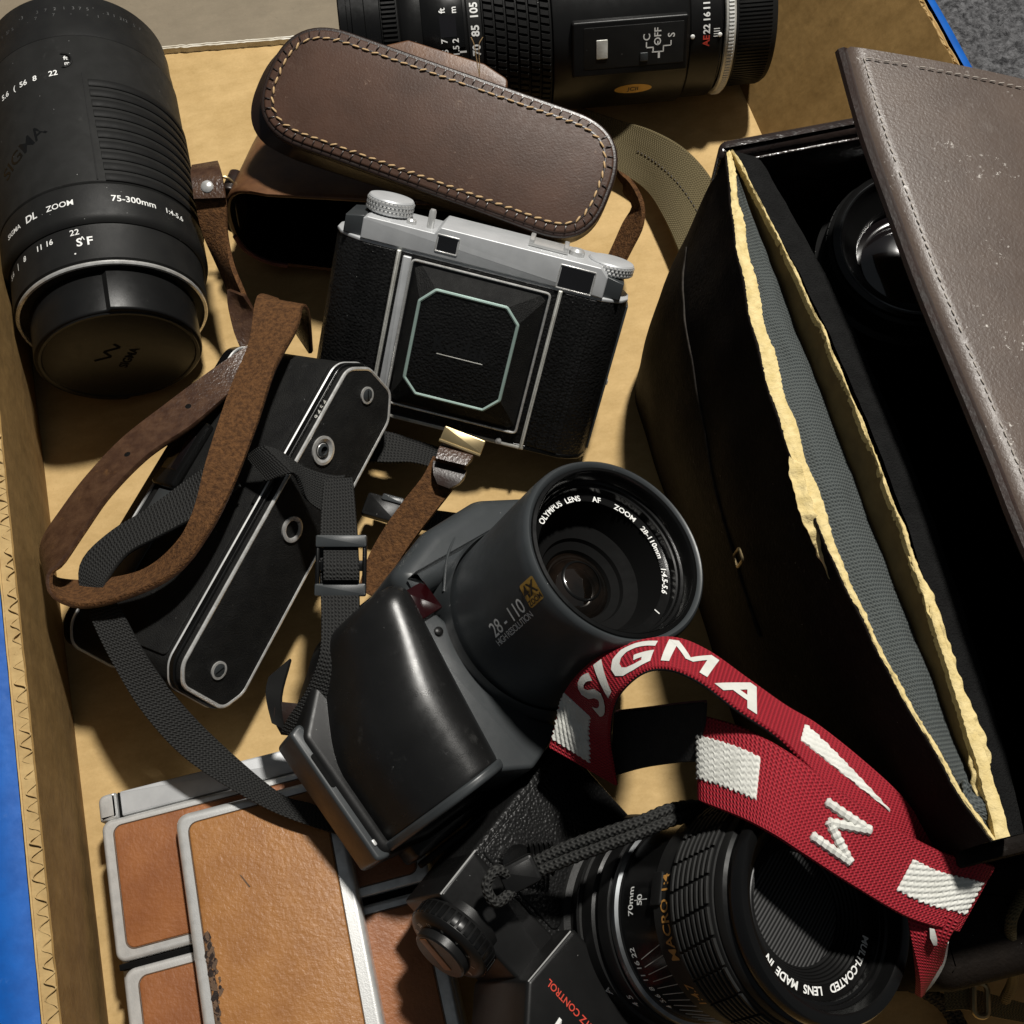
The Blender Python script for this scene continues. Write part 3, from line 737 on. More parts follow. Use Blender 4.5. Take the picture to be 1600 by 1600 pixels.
# ------------------------------------------------------------------ brown leather camera case
def stitch_mesh(L, r, m):
    mb = MB(); n = 6; st = [(-L/2, .25), (-L*.3, 1), (L*.3, 1), (L/2, .25)]
    pts = [Vector((x, 0, r*.45*math.cos(x/L*PI))) for x, k in st]
    mb.tube(pts, [r*k for x, k in st], 6); return mesh_of('stitch', mb, m)
def run_stitches(t, path, pitch, me, parent, nrm=Vector((0, 0, 1)), jit=.0, closed=True, twist=0):
    """even stitches along a closed/open local path (cm)"""
    pts = path+([path[0]] if closed else [])
    c = [0]
    for i in range(1, len(pts)): c.append(c[-1]+(pts[i]-pts[i-1]).length)
    n = int(c[-1]/pitch); i = 0
    for k in range(n):
        d = (k+.5)*c[-1]/n
        while c[i+1] < d: i += 1
        f = (d-c[i])/(c[i+1]-c[i]); p = lerp(pts[i], pts[i+1], f); tg = (pts[i+1]-pts[i]).normalized()
        if jit and random.random() < .04: continue
        M = frame3(tg, nrm, p) @ RZ(twist+random.uniform(-jit, jit)*60)
        M.translation = p+nrm*random.uniform(0, .02)
        t.inst('stitch', me, M, parent)
def leather_case():
    base = at(430, 400, 0)
    t = Thing('leather_camera_case', 'brown stitched leather camera case with long strap, open and empty behind the folding camera', 'camera case', None, base)
    # flap: a stitched rounded plate, turned up over the camera
    xa = Vector((.94, -.335, -.035)).normalized(); za = Vector((-.02, -.33, .94)); M = frame3(xa, za, at(687, 205, 8.0))
    o = rpoly([(-7.35, -2.3), (7.0, -2.6), (7.15, 2.45), (-7.1, 2.7)], [2.3, 2.1, 2.4, 2.5], 14)
    L = t.inv @ M
    mb = MB(); mb.prism(o, -.42, -.05, .12, .1, L, 4); fl = t.part('flap_plate', mb, MAT['case_edge'])
    def dome(p, q): return .05
    mb = MB(); mb.prism(inset(o, .16), -.10, .03, 0, .10, L, 4); t.part('flap_leather_face', mb, MAT['case_leather'], fl, sharp=60)
    mb = MB(); mb.tube([L @ Vector((x, y, .02)) for x, y in inset(o, .50)], .05, 6, True); t.part('stitch_groove', mb, MAT['case_edge'], fl)
    sm = stitch_mesh(.30, .042, MAT['thread'])
    path = [L @ Vector((x, y, .055)) for x, y in inset(o, .52)]
    run_stitches(t, path, .40, sm, fl, (L.to_3x3() @ Vector((0, 0, 1))).normalized(), .25, True, 14)
    # second row on the rim
    sm2 = stitch_mesh(.26, .026, MAT['case_edge'])
    path = [L @ Vector((x, y, .05)) for x, y in inset(o, .30)]
    run_stitches(t, path, .40, sm2, fl, (L.to_3x3() @ Vector((0, 0, 1))).normalized(), .1, True, 78)
    # the gusset under the plate
    mb = MB(); ring = inset(o, .10); m = len(ring); vs = []; fs = []
    for z, d in ((-.3, .0), (-.9, -.05), (-1.6, .12), (-1.65, .3), (-.9, .2), (-.35, .25)):
        vs += [(x-(.55 if z < -.5 else 0)*max(0, min(1, (-x-3.5)/2.5))-0, y-(.30 if z < -.5 else 0)*max(0, min(1, (-x-1)/3)), z) for x, y in inset(ring, d)]
    for i in range(5):
        for k in range(m):
            fs.append((i*m+k, i*m+(k+1) % m, (i+1)*m+(k+1) % m, (i+1)*m+k))
    mb.add(vs, fs, L); t.part('flap_gusset', mb, MAT['case_edge'], fl)
    # tongue behind the plate, with a loose thread
    mb = MB(); mb.prism(rpoly([(-3.6, 2.2), (1.9, 2.3), (1.7, 3.15), (.6, 3.45), (-2.6, 3.4), (-3.4, 2.9)], .3), -1.1, -.75, .05, .08, L, 3); t.part('flap_tongue', mb, MAT['tan_side'], fl)
    mb = MB(); p0 = L @ Vector((.75, 2.55, .0))
    for dx in (-.04, .05):
        mb.tube(catmull([p0, p0+Vector((dx-.05, .3, .5)), p0+Vector((dx*2-.1, .55, 1.05)), p0+Vector((dx*5-.1, .7, 1.3))], 5), .018, 5)
    t.part('loose_thread', mb, MAT['thread'], fl)
    # the body of the case: a stadium shell lying with its mouth towards the viewer
    o3 = at(356, 345, 3.1)
    ax = Vector((.99, -.13, 0)).normalized(); back = Vector((.13, .97, -.24)).normalized()
    Mb = frame3(ax, -back, o3)   # x along the mouth, y up, z out of the mouth
    Lb = t.inv @ Mb
    so = rpoly([(.0, -2.4), (14.0, -2.4), (14.0, 2.35), (.0, 2.35)], 2.3, 12)
    mb = MB(); m = len(so); vs = []; fs = []
    rows = [(0, 0, .28), (.0, .02, .28), (-.15, 0, .0), (-1.2, -.03, 0), (-3, 0, .05), (-5.2, .05, .15), (-6.3, .3, .6)]
    zs = [0.0, .06, .0, -.2, -1.5, -3.5, -5.6, -6.2]; ins = [.20, .10, .0, -.02, .0, .03, .12, .7]
    def ring_at(i):
        rr = inset(so, ins[i]); out = []
        for x, y in rr:
            z = zs[i]
            if i < 4:   # the mouth sags forward along the top edge
                z += .9*max(0, y/2.4)*math.exp(-((x-2.5)/2.2)**2)-.25*max(0, -y/2.4)
            out.append((x, y, z))
        return out
    for i in range(len(zs)): vs += ring_at(i)
    for i in range(len(zs)-1):
        for k in range(m): fs.append((i*m+k, i*m+(k+1) % m, (i+1)*m+(k+1) % m, (i+1)*m+k))
    fs.append([(len(zs)-1)*m+k for k in range(m)])
    mb.add(vs, fs, Lb); sh = t.part('case_shell', mb, MAT['tan_side'], sharp=60)
    mb = MB(); vs = []; fs = []
    r0 = ring_at(0)
    for sc_, dz in ((.2, 0.02), (.3, -.3), (.34, -2.5), (.36, -5.4)):
        rr = inset(so, sc_)
        vs += [(x, y, r0[i][2]+dz if dz > -1 else dz) for i, (x, y) in enumerate(rr)]
    for i in range(3):
        for k in range(m): fs.append((i*m+k, i*m+(k+1) % m, (i+1)*m+(k+1) % m, (i+1)*m+k))
    fs.append([3*m+k for k in range(m)])
    mb.add(vs, fs, Lb); t.part('case_lining', mb, MAT['pit'], sh, sharp=60)
    mb = MB(); lip = [Lb @ Vector((x, y, z+.02)) for x, y, z in ring_at(1) if y < -.6 and x < 9]
    mb.tube(lip, .10, 6); t.part('lining_edge', mb, MAT['lining'], sh)
    # metal end plate seen behind the shell, strap lug, ring
    mb = MB(); mb.prism(rpoly([(-.05, -1.6), (2.2, -1.9), (2.2, 2.2), (.55, 2.1)], .8, 8), -6.9, -6.15, .1, .15, Lb, 3); t.part('metal_base_plate', mb, MAT['alu'], sh)
    mb = MB(); mb.prism(rpoly([(-.3, -.9), (.35, -1.0), (.4, 1.5), (-.15, 1.5)], .3, 6), -1.6, -.3, .05, .1, Lb, 3); t.part('strap_lug', mb, MAT['case_edge'], sh)
    c = at(350, 290, 4.2)-base; mb = MB(); mb.tube([c+Vector((.42*math.cos(a), .12*math.sin(a), .42*math.sin(a))) for a in [2*PI*k/20 for k in range(20)]], .07, 8, True); t.part('brass_ring', mb, MAT['brass'], sh)
    # ---- strap: tab with rivet, narrow strap going down
    def rib(name, st, th, mats, par=None, flip=False, **kw):
        R = Ribbon([(at(*a), at(*b)) for a, b in st], 10, flip); mb = R.mesh(th, two=isinstance(mats, list), **kw)
        return R, t.part(name, mb, [MAT[q] for q in mats] if isinstance(mats, list) else MAT[mats], par, world=True, sharp=50)
    R1, s1 = rib('shoulder_strap', [((302, 300, 5.6), (352, 300, 5.6)), ((306, 320, 5.5), (355, 322, 5.5)), ((316, 362, 4.8), (356, 366, 4.9)), ((338, 408, 3.9), (363, 412, 4.6)), ((356, 450, 3.4), (381, 458, 4.2)), ((362, 490, 3.2), (398, 500, 3.4)), ((374, 540, 3.0), (402, 528, 3.0))], .20, 'suede', None, True)
    R2, s2 = rib('strap_tab', [((300, 262, 5.5), (342, 255, 5.5)), ((298, 275, 6.0), (346, 268, 6.0)), ((301, 296, 6.0), (351, 292, 6.0)), ((303, 312, 5.85), (354, 310, 5.85))], .24, 'smooth_strap', s1, True)
    rv = at(324, 292, 6.1); mb = MB(); mb.lathe([(.24, 0), (.25, .06), (.17, .13), (.01, .15)], 24, t.inv @ T3(*rv) @ RX(18)); t.part('rivet', mb, MAT['bright'], s2)
    ey = at(374, 494, 3.55); mb = MB(); mb.lathe([(.10, 0), (.12, .05), (.2, .05), (.22, 0)], 20, t.inv @ T3(*ey) @ RX(15)); t.part('eyelet', mb, MAT['chrome'], s1)
    R7, s7 = rib('strap_keeper', [((357, 452, 4.2), (383, 462, 4.6)), ((357, 480, 3.9), (398, 488, 4.0)), ((366, 520, 3.6), (400, 515, 3.7)), ((376, 545, 3.4), (402, 530, 3.4))], .18, 'smooth_strap', s1, True)
    # ---- the long loop: smooth grain on one face, suede on the other
    st = [((430, 466, 3.9), (487, 552, 2.6)), ((405, 462, 5.0), (484, 492, 4.6)), ((397, 478, 5.5), (474, 480, 5.5)), ((388, 540, 6.1), (466, 510, 6.1)), ((356, 620, 6.9), (432, 573, 6.9)), ((322, 722, 7.2), (403, 662, 7.2)), ((301, 803, 7.0), (367, 756, 7.2)), ((275, 852, 6.6), (325, 834, 7.2)),
          ((224, 893, 5.8), (274, 896, 7.0)), ((156, 908, 5.0), (195, 934, 6.6)), ((104, 908, 4.7), (128, 948, 6.2)), ((80, 900, 4.7), (84, 930, 6.2)), ((66, 868, 5.0), (78, 898, 6.4)), ((71, 838, 5.2), (98, 880, 6.4)), ((97, 798, 5.2), (131, 832, 6.1)), ((135, 747, 5.1), (173, 773, 5.8)), ((190, 688, 4.9), (233, 713, 5.4)), ((254, 637, 4.7), (301, 667, 5.0)), ((322, 586, 4.5), (360, 616, 4.6)), ((386, 541, 4.4), (404, 577, 4.3))]
    R3, s3 = rib('shoulder_strap', st, .22, ['smooth_strap', 'suede'], None, True, nv=4)
    t.loop = R3
    for d, v in ((.80, .55), (.895, .5)):
        p = R3.at(R3.L*d, v, .112); mb = MB(); n = (R3.at(R3.L*d, v, 1)-R3.at(R3.L*d, v, 0)).normalized()
        Mh = frame3((1, 0, 0), n, p); mb.lathe([(.01, .01), (.08, .012), (.12, .0)], 14, t.inv @ Mh); t.part('punched_hole', mb, MAT['pit'], s3)
    # ---- short strap with the brass clip
    R4, s4 = rib('clip_strap', [((676, 714, 4.0), (729, 728, 4.0)), ((660, 745, 3.9), (712, 760, 3.9)), ((631, 782, 3.6), (682, 799, 3.6)), ((600, 826, 3.3), (646, 846, 3.3)), ((575, 872, 3.0), (615, 895, 3.0)), ((560, 920, 2.8), (596, 940, 2.8))], .24, 'suede', None, True)
    R5, s5 = rib('clip_keeper', [((676, 722, 4.3), (730, 738, 4.3)), ((676, 738, 4.35), (722, 754, 4.35)), ((684, 757, 4.25), (703, 764, 4.25))], .26, 'case_edge', s4, True)
    R6, s6 = rib('clip_tab', [((690, 694, 4.6), (742, 708, 4.6)), ((682, 708, 4.8), (737, 722, 4.8)), ((681, 716, 4.75), (730, 728, 4.75))], .26, 'smooth_strap', s4, True)
    mb = MB(); a, b = at(690, 681, 4.9), at(753, 704, 4.9); d = (b-a).normalized(); Mq = frame3(d, (0, -.3, 1), (a+b)/2)
    mb.box((0, .12, 0), ((b-a).length, .55, .16), .05, t.inv @ Mq); br = t.part('brass_clip', mb, MAT['brass'], s4)
    mb = MB(); mb.tube([t.inv @ (Mq @ Vector((x, -.2, .06))) for x in (-(b-a).length/2, 0, (b-a).length/2)], .07, 8); t.part('clip_roll', mb, MAT['brass'], br)
    # suede strap loop at the right end of the flap
    rib('side_strap', [((958, 262, 4.5), (974, 285, 4.0)), ((985, 282, 4.2), (975, 300, 3.4)), ((1003, 316, 3.8), (990, 322, 3.0)), ((1004, 352, 3.3), (974, 350, 2.6)), ((985, 392, 2.6), (958, 386, 2.0)), ((965, 430, 2.0), (940, 424, 1.5))], .2, 'suede', None, True)
leather_case()

# ------------------------------------------------------------------ camera lying base up
def base_up_camera():
    x = Vector((0.4102, 0.9108, 0.0474)).normalized(); z = Vector((0.8077, -0.3869, 0.4449)).normalized(); y = z.cross(x).normalized(); z = x.cross(y)
    k = .97; tt = CAM+(Vector((-8.077, -2.276, 3.573))-CAM)*k
    t = Thing('film_camera', 'black film camera lying on its side, screwed base plate with silver edging facing up', 'camera', Matrix(((x.x, y.x, z.x), (x.y, y.y, z.y), (x.z, y.z, z.z))), tt, k)
    o = rpoly([(-7.0, -1.15), (-6.1, -1.75), (6.0, -1.75), (7.05, -1.0), (7.05, .7), (6.3, 1.75), (-6.3, 1.75), (-7.0, 1.2)], [.7, .9, .9, .7, .8, .9, .9, .7], 6)
    mb = MB(); mb.prism(o, -6.4, -.55, .1, .05); t.part('body', mb, MAT['leatherette_fine'])
    mb = MB(); mb.prism(inset(o, -.06), -.62, -.30, .06, .06); t.part('base_rim', mb, MAT['black_gloss'])
    mb = MB(); mb.prism(inset(o, .06), -.34, -.02, 0, .08); t.part('base_plate', mb, MAT['leatherette_fine'])
    mb = MB(); mb.tube([Vector((a, b, -.06)) for a, b in inset(o, .13)], .08, 8, True); t.part('silver_edging', mb, MAT['bright'])
    mb = MB(); mb.tube([Vector((a, b, -.60)) for a, b in inset(o, -.03)], .06, 6, True); t.part('silver_line', mb, MAT['chrome'])
    # screws and sockets
    for sx, sy, a in ((6.05, .12, 40), (-5.8, .03, -30)):
        mb = MB(); mb.lathe([(.34, -.02), (.34, .04), (.26, .05), (.25, .02), (.24, .02)], 28, T3(sx, sy, 0)); ri = t.part('screw_washer', mb, MAT['bright'])
        mb = MB(); mb.lathe([(.24, .0), (.24, .05), (.2, .07), (.01, .07)], 24, T3(sx, sy, 0)); t.part('slotted_screw', mb, MAT['grey_plastic'], ri)
        mb = MB(); mb.box((0, 0, .07), (.40, .05, .012), .004, T3(sx, sy, 0) @ RZ(a)); t.part('screw_slot', mb, MAT['pit'], ri)
    mb = MB(); mb.lathe([(.56, -.02), (.56, .05), (.46, .06), (.30, -.04), (.26, .0)], 36, T3(3.1, .75, 0)); w_ = t.part('winder_coupling', mb, MAT['bright'])
    mb = MB(); mb.lathe([(.26, -.1), (.26, .06), (.17, .08), (.16, -.12), (.01, -.14)], 24, T3(3.1, .75, 0)); t.part('coupling_hub', mb, MAT['grey_plastic'], w_)
    mb = MB(); mb.lathe([(.50, -.02), (.50, .05), (.42, .07), (.34, .05), (.33, -.1)], 36, T3(-.05, .2, 0)); ts = t.part('tripod_socket', mb, MAT['bright'])
    for q in range(4):
        mb = MB(); mb.lathe([(.33, -.05-q*.08), (.25, -.08-q*.08), (.33, -.12-q*.08)], 28, T3(-.05, .2, 0)); t.part('screw_thread', mb, MAT['chrome'], ts)
    mb = MB(); mb.disc(.32, -.35, 24, T3(-.05, .2, 0)); mb.lathe([(.34, -.35), (.34, 0)], 24, T3(-.05, .2, 0)); t.part('socket_floor', mb, MAT['pit'], ts)
    # serial digits on the rim, small switch slots on the flank
    mb = MB(); letters(mb, '9 4 5 4', .20, lambda a, b: Vector((4.2+a, 1.71+0*b, -.16+b*.0)) if False else Vector((4.3+a, 1.62-.0, -.13)) + Vector((0, .10+b*.75, -.02-b*.3)), .004); t.part('serial_lettering', mb, MAT['worn_trim'])
    # camera back: raised door panel, hinge line, eyepiece side
    mb = MB(); mb.prism(rpoly([(-6.2, -4.6), (6.2, -4.6), (6.2, -.85), (-6.2, -.85)], .2), 0, .07, 0, .03, T3(0, 1.74, 0) @ RX(90) @ Matrix.Scale(-1, 4, (0, 0, 1)) if False else Matrix(((1, 0, 0, 0), (0, 0, 1, 1.74), (0, 1, 0, 0), (0, 0, 0, 1)))); t.part('back_door', mb, MAT['leatherette_fine'])
    mb = MB(); mb.prism(inset(o, -.05), -6.9, -6.3, .1, .05); t.part('top_plate', mb, MAT['black_gloss'])
    mb = MB(); mb.tube([Vector((a, b, -6.3)) for a, b in inset(o, -.06)], .06, 6, True); t.part('silver_line', mb, MAT['chrome'])
    mb = MB(); mb.box((1.2, 1.85, -5.6), (3.0, .5, 1.4), .2); ep = t.part('eyepiece_housing', mb, MAT['black_gloss'])
    mb = MB(); mb.box((1.2, 2.08, -5.6), (1.6, .1, .9), .05); t.part('eyepiece_glass', mb, MAT['glass'], ep)
    mb = MB(); mb.box((-2.6, 1.80, -5.2), (4.5, .12, 1.3), .05); t.part('grey_back_panel', mb, MAT['grey_plastic'])
    mb = MB(); mb.box((.6, 1.82, -.75), (1.2, .05, .16), .02); t.part('slide_latch', mb, MAT['black'])
base_up_camera()

# ------------------------------------------------------------------ black nylon strap draped over it
def nylon_strap():
    base = at(300, 1180, 0)
    t = Thing('nylon_strap', 'black nylon camera strap with slide buckle, draped over the base-up camera', 'strap', None, base)
    def rib(name, st, th, m, par=None, flip=True, **kw):
        R = Ribbon([(at(*a), at(*b)) for a, b in st], 10, flip); return R, t.part(name, R.mesh(th, **kw), MAT[m], par, world=True, sharp=50)
    # from the lower camera across the bottom left, up behind the leather loop
    rib('webbing', [((535, 1306, 3.7), (520, 1272, 3.7)), ((480, 1290, 3.9), (486, 1255, 3.9)), ((405, 1258, 4.0), (436, 1238, 4.0)), ((298, 1192, 4.2), (346, 1162, 4.2)), ((228, 1120, 4.8), (280, 1094, 4.8)), ((178, 1040, 5.3), (228, 1022, 5.4)), ((142, 965, 5.5), (188, 950, 5.7)), ((124, 905, 5.1), (164, 920, 5.7)), ((134, 868, 4.9), (172, 900, 5.5)), ((178, 828, 5.0), (200, 866, 5.5)), ((232, 795, 5.2), (248, 840, 5.7)), ((300, 745, 5.5), (322, 800, 6.0)), ((350, 712, 6.3), (375, 760, 6.6))], .16, 'nylon')
    # over the base plate to the buckle and on down to the leather end
    rib('webbing', [((385, 712, 6.8), (418, 752, 6.9)), ((408, 697, 7.4), (455, 740, 7.4)), ((436, 706, 7.2), (468, 752, 7.0)), ((472, 728, 6.6), (478, 780, 6.4)), ((516, 742, 6.4), (504, 800, 6.3)), ((540, 742, 6.3), (520, 800, 6.3))], .14, 'nylon_fine')
    R, w1 = rib('webbing', [((506, 752, 6.5), (552, 748, 6.5)), ((502, 800, 6.6), (556, 795, 6.6)), ((500, 850, 6.7), (560, 850, 6.7)), ((501, 925, 6.8), (562, 925, 6.8)), ((502, 985, 6.9), (562, 985, 6.9)), ((498, 1030, 6.8), (556, 1040, 6.9)), ((478, 1080, 6.2), (528, 1096, 6.3)), ((452, 1118, 5.6), (492, 1136, 5.6)), ((440, 1140, 5.2), (470, 1150, 5.2))], .2, 'nylon', None, True)
    rib('leather_end', [((432, 1096, 5.3), (470, 1100, 5.3)), ((428, 1120, 5.2), (468, 1130, 5.2)), ((440, 1146, 4.9), (474, 1150, 4.9))], .2, 'case_edge', w1)
    rib('leather_loop', [((420, 1060, 5.0), (455, 1030, 5.0)), ((416, 1085, 5.2), (440, 1090, 5.4)), ((425, 1130, 5.2), (445, 1140, 5.2))], .14, 'rubber', w1)
    # slide buckle
    a, b = at(494, 845, 7.0), at(573, 845, 7.0); c = at(533, 884, 7.0); M = frame3(b-a, (0, -.25, 1), c); L = t.inv @ M
    wd = (b-a).length
    bk = None
    for nm, y, h_ in (('buckle_bar', .82, .42), ('buckle_bar', -.82, .42)):
        mb = MB(); mb.box((0, y, .05), (wd, h_, .26), .06, L); bk = t.part(nm, mb, MAT['grey_plastic'])
    for s in (-1, 1):
        mb = MB(); mb.box((s*(wd/2-.07), 0, 0), (.14, 1.6, .22), .05, L); t.part('buckle_side', mb, MAT['black_gloss'])
    mb = MB(); mb.box((0, 0, -.02), (wd-.2, .36, .1), .04, L); t.part('buckle_centre_bar', mb, MAT['black_gloss'])
    rib('buckle_webbing', [((505, 862, 7.15), (560, 862, 7.15)), ((505, 884, 7.3), (562, 884, 7.3)), ((505, 906, 7.15), (562, 906, 7.15))], .16, 'nylon', None, True)
    # webbing and plastic clip between the two cameras
    rib('webbing', [((566, 668, 2.2), (560, 722, 2.2)), ((612, 676, 2.3), (606, 724, 2.3)), ((650, 688, 2.2), (645, 724, 2.2)), ((695, 702, 1.8), (686, 735, 1.8))], .16, 'nylon')
    rib('webbing', [((590, 776, 1.2), (588, 806, 1.2)), ((650, 792, 1.3), (648, 826, 1.3)), ((700, 800, 1.4), (696, 832, 1.4)), ((748, 806, 1.2), (744, 838, 1.2))], .16, 'nylon')
    M = frame3((1, -.3, 0), (0, 0, 1), at(598, 795, 1.6)); L = t.inv @ M
    mb = MB(); mb.box((0, 0, 0), (1.5, 1.0, .4), .12, L); cl = t.part('plastic_clip', mb, MAT['black'])
    mb = MB(); mb.box((.3, .42, .15), (.9, .3, .3), .08, L); t.part('clip_prong', mb, MAT['grey_plastic'], cl)
nylon_strap()
# ------------------------------------------------------------------ folded instant camera
def instant_camera():
    c, s = math.cos(rad(14.5)), math.sin(rad(14.5))
    t = Thing('instant_camera', 'folded flat instant camera, silver frame with tan leather panels, lying at bottom left', 'camera', Matrix(((c, -s, 0), (s, c, 0), (0, 0, 1))), at(150, 1243, 2.7)*1.0-Vector((0, 0, 2.7)))
    W = 10.7
    mb = MB(); mb.prism(rrect(W, 17.8, .45, 6, W/2, -8.9), .1, 2.0, .15, .1); t.part('lower_shell', mb, MAT['chrome'])
    def cover(name, x0, x1, y0, y1, z0, z1, r, ins, lm, hinge=None):
        o = rrect(x1-x0, y1-y0, r, 8, (x0+x1)/2, (y0+y1)/2)
        mb = MB(); mb.prism(o, z0, z1, .04, .14, None, 5); p = t.part(name, mb, MAT['sx_frame'])
        l, rr, b, tp = ins
        oo = rrect(x1-x0-l-rr, y1-y0-b-tp, .28, 6, (x0+l+x1-rr)/2, (y0+b+y1-tp)/2)
        mb = MB(); mb.prism(oo, z1-.05, z1+.035, 0, .05, None, 4); q = t.part('leather_panel', mb, MAT[lm], p)
        mb = MB(); mb.tube([Vector((a, d, z1+.006)) for a, d in inset(oo, -.02)], .02, 6, True); t.part('panel_gap', mb, MAT['crack'], p)
        return p, q
    cover('front_cover', .02, W-.02, -5.62, -.92, 2.0, 2.62, .35, (.42, .42, .36, .28), 'sx_leather_dark')
    cover('rear_cover', .18, W-.10, -17.7, -5.86, 2.0, 2.62, .40, (.50, .50, .4, .34), 'sx_leather_dark')
    mb = MB(); mb.box((W/2, -5.74, 2.2), (W-.1, .2, .5), .03); t.part('hinge_gap', mb, MAT['pit'])
    # flat end bar with its lens-side cap
    mb = MB(); mb.prism(rrect(W-.75, .86, .05, 3, W/2+.35, -.44), 1.2, 2.46, .05, .06); t.part('end_bar', mb, MAT['alu'])
    mb = MB(); mb.prism(rpoly([(.0, -.92), (.62, -.92), (.62, -.02), (.0, -.02)], [.05, .05, .05, .35]), 1.0, 2.6, .08, .12); t.part('end_cap', mb, MAT['sx_frame'])
    mb = MB(); mb.box((.68, -.46, 2.2), (.05, .86, .5), .01); t.part('cap_gap', mb, MAT['pit'])
    # raised viewfinder cap running down the middle
    o = rpoly([(2.68, -16.2), (8.25, -16.2), (8.25, -1.5), (2.68, -1.5)], [.4, .4, .75, .5], 8)
    mb = MB(); mb.prism(o, 2.5, 3.38, .04, .2, None, 5); vf = t.part('viewfinder_cap', mb, MAT['sx_frame'])
    oo = rpoly([(3.12, -15.8), (7.62, -15.8), (7.72, -2.1), (7.2, -1.86), (3.12, -1.9)], [.2, .2, .45, .3, .35], 6)
    mb = MB(); mb.prism(oo, 3.3, 3.43, 0, .06, None, 4); lp = t.part('leather_panel', mb, MAT['sx_leather'], vf, label='worn tan leather with a cracked dark edge')
    mb = MB(); mb.tube([Vector((a, d, 3.385)) for a, d in inset(oo, -.02)], .02, 6, True); t.part('panel_gap', mb, MAT['crack'], vf)
    # cracked strip along the left edge of the leather
    rnd = random.Random(3)
    for i in range(80):
        y = -5.5-i*.036-rnd.uniform(0, .06); x = 3.16+rnd.uniform(0, .30)*(.25+.75*math.sin(PI*min(1, i/70)))
        n = 6; rr = rnd.uniform(.03, .12)
        mb = MB(); pts = [(x+rr*rnd.uniform(.5, 1.2)*math.cos(2*PI*q/n), y+rr*1.5*rnd.uniform(.5, 1.2)*math.sin(2*PI*q/n)) for q in range(n)]
        mb.prism(pts, 3.40, 3.438+rnd.uniform(0, .02)); t.part('leather_crack', mb, MAT['crack' if rnd.random() < .7 else 'case_edge'], lp)
    mb = MB(); mb.prism([(4.55, -3.95), (4.62, -4.0), (4.85, -4.42), (4.8, -4.44)], 3.40, 3.437); t.part('leather_nick', mb, MAT['crack'], lp)
MAT['sx_frame'] = surf('brushed_silver_camera_frame', (.68, .68, .665), (.54, .54, .53), .34, .55, scuff=.35, dustc=(.34, .33, .31), grain=22, gstr=.12, var=3)
MAT['crack'] = surf('cracked_leather_core', (.07, .045, .03), (.12, .07, .04), .9, grain=14, gstr=.8)
instant_camera()

